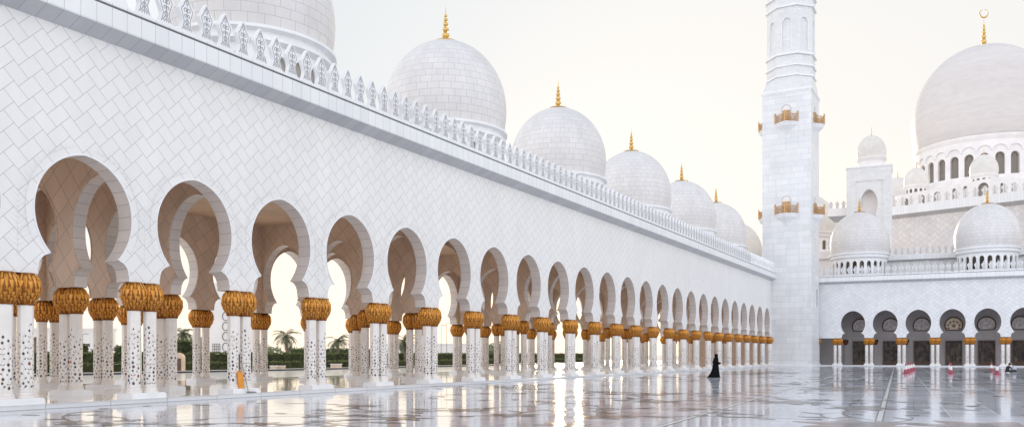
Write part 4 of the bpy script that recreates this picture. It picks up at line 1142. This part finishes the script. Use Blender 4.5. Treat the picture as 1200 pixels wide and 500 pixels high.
def palm(px, z, ztop, spread, label, seed, nf=30):
    rr = random.Random(seed); x, y = P(px, z)
    root = empty('palm_tree', (x, y, -.03), label, 'palm tree', 'date palms beyond the pool')
    mb = MB(); pts = [(.10*sin(i*.7), .08*sin(i*.5), ztop*i/8) for i in range(9)]
    mb.tube(pts, [.26-.012*i + (.03 if i % 2 else 0) for i in range(9)], 9)
    mb.build('trunk', M['trunk'], root)
    cr = MB(); top = Vector(pts[-1])
    for k in range(nf):
        a = 2*pi*k/nf*2.4 + rr.random()*.3; el_ = radians(rr.uniform(-35, 78)); Lf = spread*(.85+.3*rr.random())
        dirh = Vector((cos(a), sin(a), 0)); p = top.copy(); e = el_; prev = p.copy(); side = Vector((-sin(a), cos(a), 0))
        seg = 9
        for i in range(seg):
            d = dirh*cos(e) + Vector((0,0,sin(e))); nx_ = prev + d*Lf/seg
            cr.face([prev-side*.025, prev+side*.025, nx_+side*.018, nx_-side*.018], None, 0)
            ll = Lf*.30*sin(pi*(i+1.2)/(seg+1.6))
            up = side.cross(d)
            for j in range(2):
                b = prev + (nx_-prev)*(j*.5)
                for s_ in (-1, 1):
                    tip = b + side*s_*ll*.75 + d*ll*.55 - Vector((0,0,ll*.30)) + up*.05
                    cr.face([b - d*.03, b + d*.05, tip], None, 0)
            prev = nx_; e -= radians(11 + 3*rr.random())
    cr.build('crown', M['palm'], root)
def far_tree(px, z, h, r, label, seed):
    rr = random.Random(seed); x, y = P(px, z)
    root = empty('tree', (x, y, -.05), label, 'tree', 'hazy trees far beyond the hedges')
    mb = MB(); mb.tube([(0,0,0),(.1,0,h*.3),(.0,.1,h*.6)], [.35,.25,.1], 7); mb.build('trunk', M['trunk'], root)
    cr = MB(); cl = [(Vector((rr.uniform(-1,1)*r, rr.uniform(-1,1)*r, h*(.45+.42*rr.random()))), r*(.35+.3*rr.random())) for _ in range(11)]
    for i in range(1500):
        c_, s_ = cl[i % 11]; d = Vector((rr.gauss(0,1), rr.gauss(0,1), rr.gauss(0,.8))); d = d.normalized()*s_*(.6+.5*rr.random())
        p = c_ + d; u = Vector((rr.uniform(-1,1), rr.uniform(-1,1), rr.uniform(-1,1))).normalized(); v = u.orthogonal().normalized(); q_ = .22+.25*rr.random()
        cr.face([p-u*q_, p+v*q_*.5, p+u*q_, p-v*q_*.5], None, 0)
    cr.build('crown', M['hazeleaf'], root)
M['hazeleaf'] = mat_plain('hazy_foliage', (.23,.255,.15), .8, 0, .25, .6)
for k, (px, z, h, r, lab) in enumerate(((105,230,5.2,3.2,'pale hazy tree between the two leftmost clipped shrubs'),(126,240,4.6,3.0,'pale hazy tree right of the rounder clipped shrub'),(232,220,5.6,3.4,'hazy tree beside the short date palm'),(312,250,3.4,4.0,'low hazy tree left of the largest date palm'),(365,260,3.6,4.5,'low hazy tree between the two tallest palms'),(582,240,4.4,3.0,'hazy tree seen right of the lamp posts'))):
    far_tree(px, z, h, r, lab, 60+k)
palm(336, 112, 3.9, 2.3, 'largest date palm seen through the fourth arch, its full crown clear of the columns', 1)
palm(396, 122, 3.5, 2.2, 'date palm second from the right, framed in the fifth arch beside twin gold capitals', 2)
palm(215, 108, 4.3, 2.0, 'leftmost date palm, part-hidden behind a front column above the beige cabinet', 3)
palm(226, 116, 2.6, 1.9, 'short date palm touching the leftmost palm', 4)
palm(341, 128, .9, 1.6, 'small low palm beside the trunk of the largest date palm', 5, 20)
palm(474, 118, 3.6, 2.0, 'rightmost date palm, only one side of its crown showing between columns', 6)
# cream boxes and cabinet on the far side of the pool
def planter(px, py, w_, h, label, name='stone_planter'):
    x, y = onground(px, py); o = empty(name, (x, y, -.03), label, 'planter', 'beige stone boxes beyond the pool')
    mb = MB(); mb.box(-w_/2, w_/2, -.35, .35, 0, h-.08, 0); mb.build('body', M['beige'], o)
    mb = MB(); mb.box(-w_/2-.05, w_/2+.05, -.40, .40, h-.08, h, 0); mb.build('lid', M['farwhite'], o)
    o.rotation_euler = (0,0,TH)
planter(106, 435.0, .9, .62, 'beige stone box left of the tall clipped shrub, beyond the pool')
planter(142, 434.5, 1.0, .72, 'pale stone box seen just left of the nearest full twin column')
planter(253, 434.0, .7, .50, 'small beige box in front of the low hedge, between narrow far columns')
planter(321, 433.5, .62, .52, 'left one of two adjoining small boxes below the largest palm')
planter(330, 433.3, .60, .50, 'right one of two adjoining small boxes below the largest palm')
planter(394, 432.0, 1.1, .62, 'beige box right of the fourth pair of front columns')
x, y = onground(209, 436.5)
cb = empty('rounded_cabinet', (x, y, -.03), 'beige cabinet with rounded top standing beyond the pool, by a clipped shrub', 'cabinet', rz=TH)
mb = MB(); out = [(-.5,0),(.5,0),(.5,1.35)] + [(.5*cos(a), 1.35+.42*sin(a)) for a in [pi*k/10 for k in range(1,10)]] + [(-.5,1.35)]
mb.extrude(out, lambda x,d,z: (x,d,z), -.3, .3, 0); mb.build('body', M['beige'], cb)
mb = MB(); mb.box(-.36,-.02,-.325,-.302,.12,1.3); mb.box(.02,.36,-.325,-.302,.12,1.3); mb.build('door', M['wood'], cb)
# far buildings
M['lamp0'] = mat_plain('grey_ornament', (.16,.15,.15), .6, 0, .1, 2)
def far_building():
    x, y = P(43, 135)
    o = empty('distant_gatehouse', (x, y, -.05), 'distant pale wall with brown keyhole gateway, far left between front columns', 'building', rz=TH+.15)
    mb = MB(); kp = [(h*.95, z*1.0) for h, z in arch_prof()]
    arch_panel(mb, lambda x,d,z: (x,d,z), -2.2, 4.4, 0, 5.6, [(h*.85, z*1.18) for h, z in arch_prof()], .6, 0, 0, 1, .1, 0)
    mb.box(-14,-2.2,0,.6,0,5.6); mb.box(2.2,12,0,.6,0,5.6); mb.build('wall', [M['farwhite'], M['beige']], o)
    mb = MB(); mb.box(-2.1,2.1,.62,.8,0,5.2); mb.build('gate', M['trunk'], o)
    mb = MB(); mb.box(-14.2,12.2,-.15,.75,5.6,5.95); mb.build('coping', M['farwhite'], o)
    x, y = P(268, 150)
    o = empty('distant_tower', (x, y, -.05), 'distant white tower with dark ring ornaments and lattice window, behind the third arch columns', 'tower', rz=TH)
    mb = MB(); mb.box(-3.6,3.4,0,6,0,14.5); mb.box(-3.9,3.7,-.3,6.3,0,1.0); mb.build('wall', M['farwhite'], o)
    for i, z in enumerate((3.0, 4.9, 6.7, 8.5)):
        mb = MB(); pts = [(-.55+.55*cos(a), -.05, z+.75*sin(a)) for a in [2*pi*k/20 for k in range(18)]]
        mb.tube(pts, .07, 6); mb.build('ring_ornament', M['lamp0'], o)
    mb = MB(); mb.box(-2.9,-1.5,-.04,.02,1.6,3.6)
    wv = mb.build('window', M['greyglass'], o)
    l = MB()
    for i in range(5):
        l.box(-2.9+.33*i,-2.83+.33*i,-.07,-.045,1.6,3.6); l.box(-2.9,-1.5,-.075,-.072,1.6+.48*i,1.68+.48*i)
    l.build('lattice', M['ink'], wv)
    x, y = P(495, 190)
    o = empty('distant_boundary_wall', (x, y, -.05), 'long low white wall in the haze, seen between columns beyond the hedges', 'wall', rz=TH+.05)
    mb = MB(); mb.box(-9,14,0,.5,0,3.9); mb.build('wall', M['farwhite'], o)
    mb = MB(); mb.box(-9.2,14.2,-.1,.6,3.9,4.15); mb.build('coping', M['farwhite'], o)
far_building()
M['lamp'] = mat_plain('grey_lamp_metal', (.28,.27,.26), .5, .3, .1, 2)
for k, (px, z, h, lab) in enumerate(((517,140,6.5,'thin grey lamp post, left one of two close together'),(523.5,132,6.6,'thin grey lamp post, right one of two close together'),(97,110,4.3,'grey lamp post with angled head, at far left between columns'),(371,140,4.2,'short grey lamp post by the far square shrubs'))):
    x, y = P(px, z); o = empty('lamp_post', (x, y, -.05), lab, 'lamp post', 'lamp posts beyond the arcade')
    mb = MB(); mb.tube([(0,0,0),(0,0,.35),(0,0,.36),(0,0,h)], [.12,.12,.055,.04], 8); mb.build('pole', M['lamp'], o)
    mb = MB(); mb.tube([(0,0,h-.02),(.10*CT,.10*ST,h+.08),(.8*CT,.8*ST,h+.06)], [.045,.05,.05], 6); mb.box(.45,.95,-.09,.09,h+.01,h+.07); mb.build('lamp_head', M['lamp'], o)

# ------------------------------------------------------------------ cones
M['cone'] = mat_plain('faded_red_plastic', (.36,.065,.10), .5, 0, .12, 6)
M['conew'] = mat_plain('white_reflective_band', (.80,.78,.76), .4, 0, .05, 6)
def make_cone():
    o = empty('traffic_cone', (0,0,0))
    b = MB(); b.box(-.21,.21,-.21,.21,.004,.05); b.box(-.18,.18,-.18,.18,.05,.075); b.build('base', M['cone'], o)
    c = MB(); rr4 = lambda z: .165 - .125*(z-.07)/.80
    for z0, z1, m_ in ((.07,.36,0),(.36,.66,1),(.66,.87,0)): c.lathe([(rr4(z0),z0),(rr4(z1),z1)], 20, m_)
    c.lathe([(.04,.87),(.035,.90),(.0,.905)], 20, 0)
    c.build('body', [M['cone'], M['conew']], o); return o
cn = make_cone(); first = True
for px, py, lab in ((1061.5,437.2,'red and white cone, front and leftmost of the four standing in a row'),
        (1064.8,436.0,'red and white cone, second from the left in the row of four'),
        (1067.8,434.9,'red and white cone, third from the left in the row of four'),
        (1070.7,434.0,'red and white cone, farthest and rightmost of the row of four'),
        (1114.3,438.0,'red and white cone standing alone in front of the cream-lit window, nearer of its pair'),
        (1112.9,436.0,'red cone half hidden behind the nearer cone by the cream-lit window'),
        (1168.6,438.6,'nearer red and white cone beside the two seated people'),
        (1161.8,435.4,'farther red and white cone left of the seated people, by the dark bag')):
    o = cn if first else dup(cn); first = False
    o.location = (*onground(px, py), 0); o.rotation_euler = (0,0,R.random()*1.5); tag(o, lab, 'traffic cone', 'safety cones on the marble floor')
x, y = onground(1157.6, 435.9)
bg = empty('bag', (x, y, 0), 'small dark bag lying flat on the floor by the farther cone', 'bag', rz=TH)
mb = MB(); mb.lathe([(.30,.004),(.36,.05),(.34,.12),(.22,.17),(.02,.18)], 16, 0)
bo = mb.build('body', M['ink'], bg); bo.scale = (1.15,.6,.9)
mb = MB(); mb.tube([(-.22,0,.13),(-.12,-.02,.22),(.10,-.02,.22),(.2,0,.13)], .018, 6); mb.build('handle', M['ink'], bg)

# orange floor sign and squeegee leaning by the third front column
M['orange'] = mat_plain('orange_plastic', (.80,.30,.03), .4, 0, .08, 5)
def onplane(px, X):
    u = (px - 600)/FPX; z = X/(CT*u - ST); return z*(ST*u + CT)
xs = -W0 + .30
og = empty('floor_sign', (xs, onplane(282.6, xs), .324), 'orange folded floor sign propped against the third front twin column', 'sign', rz=pi/2-.25)
mb = MB()
out = [(-.105,0),(.105,0),(.105,.58),(.06,.66),(.03,.66),(.03,.60),(-.03,.60),(-.03,.66),(-.06,.66),(-.105,.58)]
for d0, sl_ in ((-.05,.035),(.012,.0)):
    mb.extrude(out, lambda x,d,z,sl_=sl_: (x - z*.10, d + sl_*z, z), d0, d0+.035, 0)
mb.build('panel', M['orange'], og)
mb = MB(); mb.box(-.115,.115,-.06,.06,0,.02); mb.build('foot', M['orange'], og)
xs = -W0 + .50
sq = empty('floor_squeegee', (xs, onplane(291, xs), .143), 'grey floor squeegee whose thin pole leans on the third front twin column', 'squeegee', rz=pi/2)
mb = MB(); mb.tube([(0,0,.06),(-.09,.12,.75),(-.16,.235,1.35)], .014, 6); mb.build('pole', M['lamp'], sq)
mb = MB(); mb.tube([(-.06,0,.05),(.02,-.03,.045),(.26,-.10,.03)], .03, 6); mb.box(-.12,.30,-.13,-.06,.002,.03); mb.build('head', M['lamp'], sq)

# ------------------------------------------------------------------ people
M['black'] = mat_plain('black_cloth', (.006,.006,.007), .85, 0, .3, 4, .1)
M['skin'] = mat_plain('skin', (.42,.25,.17), .6, 0, .05, 8)
M['hair'] = mat_plain('black_hair', (.010,.008,.008), .6, 0, .3, 20)
M['shirt'] = mat_plain('pale_blue_shirt', (.58,.62,.70), .8, 0, .08, 8)
M['navy'] = mat_plain('dark_cloth', (.018,.017,.022), .8, 0, .2, 8)
M['trous'] = mat_plain('dark_trousers', (.030,.030,.038), .8, 0, .2, 8)
def skin_body(name, joints, edges, mats, parent, sub=1):
    me = bpy.data.meshes.new(name); me.from_pydata([j[0] for j in joints], edges, [])
    o = bpy.data.objects.new(name, me); col.objects.link(o)
    o.modifiers.new('Skin', 'SKIN')
    for v, j in zip(me.skin_vertices[0].data, joints):
        r = j[1]; v.radius = (r, r) if not hasattr(r, '__len__') else r
    me.skin_vertices[0].data[0].use_root = True
    ss = o.modifiers.new('Sub', 'SUBSURF'); ss.levels = sub; ss.render_levels = sub
    dg = bpy.context.evaluated_depsgraph_get(); dg.update()
    m2 = bpy.data.meshes.new_from_object(o.evaluated_get(dg))
    o.modifiers.clear(); o.data = m2; m2.name = name
    for m_ in mats: m2.materials.append(m_)
    for p in m2.polygons: p.use_smooth = True
    if parent: o.parent = parent
    return o
def head_mb(c, rx, ry, rz_, fwd, mat, parent, name):
    """head as egg with brow, nose, chin and ears; fwd is a unit vector in plan"""
    mb = MB(); c = Vector(c); f = Vector((fwd[0], fwd[1], 0)); s = Vector((-f.y, f.x, 0)); n, k = 16, 12
    vs = []
    for j in range(k+1):
        ph = -pi/2 + pi*j/k
        for i in range(n):
            a = 2*pi*i/n
            w_ = cos(ph); jaw = 1 - .22*max(0, -sin(ph))
            x = cos(a)*w_*rx*jaw; y = sin(a)*w_*ry*jaw; z = sin(ph)*rz_
            if cos(a) > .9 and -.35 < sin(ph) < .15: x += .018
            vs.append(c + f*x + s*y + Vector((0,0,z)))
    fs = [(j*n+i, j*n+(i+1)%n, (j+1)*n+(i+1)%n, (j+1)*n+i) for j in range(k) for i in range(n)]
    mb.mesh(vs, fs, None, 0, True)
    return mb.build(name, mat, parent, 80)
# walking woman in abaya; faces and walks toward picture right / away
x, y = onground(838.5, 442.2)
wm = empty('person', (x, y, 0), 'woman in flowing black abaya and headscarf walking across the courtyard', 'person', rz=TH+.25)
# local +x = walking direction (right)
J = [((0,0,.88),(.13,.11)),((.02,0,1.10),(.12,.10)),((.035,0,1.30),(.13,.10)),((.05,0,1.40),.055),((.06,0,1.47),.06),((.075,0,1.55),.085),
     ((-.02,-.08,.86),.09),((.14,-.08,.48),.065),((.10,-.08,.09),.045),((.24,-.08,.045),.04),
     ((0,.08,.86),.09),((-.06,.08,.47),.065),((-.26,.08,.12),.045),((-.16,.08,.04),.04),
     ((.04,-.17,1.30),.06),((.03,-.22,1.05),.048),((.20,-.16,.98),.036),((.27,-.13,.99),.030),
     ((.04,.17,1.30),.06),((-.02,.22,1.05),.048),((.14,.20,.92),.036),((.21,.18,.92),.030)]
E_ = [(0,1),(1,2),(2,3),(3,4),(4,5),(0,6),(6,7),(7,8),(8,9),(0,10),(10,11),(11,12),(12,13),(2,14),(14,15),(15,16),(16,17),(2,18),(18,19),(19,20),(20,21)]
body = skin_body('body', J, E_, [M['skin']], wm)
for hp, s_ in (((.27,-.13,.99),-1),((.21,.18,.92),1)):
    for i in range(4):
        pass
ab = MB()
secs = [(.012,(-.06,0),.40,.27),(.10,(-.055,0),.385,.26),(.30,(-.03,0),.315,.235),(.55,(.0,0),.25,.215),(.80,(.005,0),.215,.205),(.98,(.015,0),.185,.195),(1.12,(.02,0),.172,.20),(1.26,(.03,0),.165,.225),(1.34,(.035,0),.14,.20),(1.40,(.045,0),.085,.11)]
n = 28; vs = []
for (z, c_, rx, ry) in secs:
    for i in range(n):
        a = 2*pi*i/n; fold = 1 + .055*sin(a*7+z*3)*max(0, 1-z/.9)
        xx = c_[0] + rx*cos(a)*fold; zz = z
        if cos(a) < 0 and z < .6: xx -= .16*(1-z/.6)**2*(-cos(a)); 
        vs.append((xx, c_[1]+ry*sin(a)*fold, zz))
ab.mesh(vs, [(j*n+i, j*n+(i+1)%n, (j+1)*n+(i+1)%n, (j+1)*n+i) for j in range(len(secs)-1) for i in range(n)], None, 0, True)
ab.tube([(.04,-.18,1.32),(.02,-.25,1.06),(.19,-.19,.985),(.25,-.15,.99)], [.085,.085,.075,.07], 10)
ab.tube([(.04,.18,1.32),(-.03,.25,1.06),(.10,.23,.95),(.18,.20,.93)], [.085,.085,.075,.07], 10)
ab.build('abaya', M['black'], wm, 60)
hj = MB(); hj.lathe([(.15,1.30),(.135,1.38),(.10,1.43),(.112,1.50),(.118,1.56),(.10,1.62),(.05,1.655),(.003,1.66)], 20, 0, (.055,0)); hj.build('headscarf', M['black'], wm, 60)
head_mb((.085,0,1.545), .105, .075, .115, (1,0), M['skin'], wm, 'face')
# handbag-like bundle omitted; two people sitting on the floor at right
def sitter(px, py, label, top, legs, rz, lean, hair=True):
    x, y = onground(px, py); o = empty('person', (x, y, 0), label, 'person', rz=rz)
    J = [((0,0,.14),(.15,.13)),((.06+lean*.3,0,.34),(.135,.12)),((.12+lean*.75,0,.54),(.145,.11)),((.16+lean,0,.62),.055),((.20+lean*1.1,0,.68),.06),((.22+lean*1.15,0,.745),.09),
         ((.03,-.13,.13),.085),((.30,-.34,.20),.065),((.36,.02,.07),.045),((.42,.10,.05),.04),
         ((.03,.13,.13),.085),((.30,.34,.20),.065),((.40,-.02,.075),.045),((.46,-.10,.05),.04),
         ((.12+lean*.7,-.19,.52),.06),((.22+lean*.7,-.27,.33),.046),((.38+lean*.4,-.14,.24),.034),((.44+lean*.4,-.10,.22),.028),
         ((.12+lean*.7,.19,.52),.06),((.22+lean*.7,.27,.33),.046),((.38+lean*.4,.14,.24),.034),((.44+lean*.4,.10,.22),.028)]
    b = skin_body('body', J, E_, [M['skin'], top, legs], o)
    for p in b.data.polygons:
        c_ = p.center
        if c_.z > .60 + lean*.02 and abs(c_.y) < .12 and c_.x > .10+lean*.7: p.material_index = 0
        elif c_.x > .36+lean*.4 and .19 < c_.z < .30 and abs(c_.y) < .2: p.material_index = 0
        elif c_.z < .24: p.material_index = 2
        else: p.material_index = 1
    hd = MB(); cx_, cz_ = .22+lean*1.15, .745
    hd.lathe([(.003,cz_+.118),(.06,cz_+.108),(.098,cz_+.07),(.108,cz_+.02),(.100,cz_-.03),(.085,cz_-.055)], 16, 0, (cx_-.022,0)); hd.build('hair', M['hair'], o, 70)
    head_mb((cx_+.012,0,cz_-.005), .098, .076, .115, (1,0), M['skin'], o, 'face')
    return o
sitter(1179.5, 436.3, 'person in dark clothes sitting bent over on the floor, left of the pale-shirted one', M['navy'], M['trous'], TH+.2, .10)
sitter(1190.5, 436.0, 'person in pale blue shirt and dark trousers sitting on the floor, facing the other', M['shirt'], M['trous'], TH+pi-.15, .06)
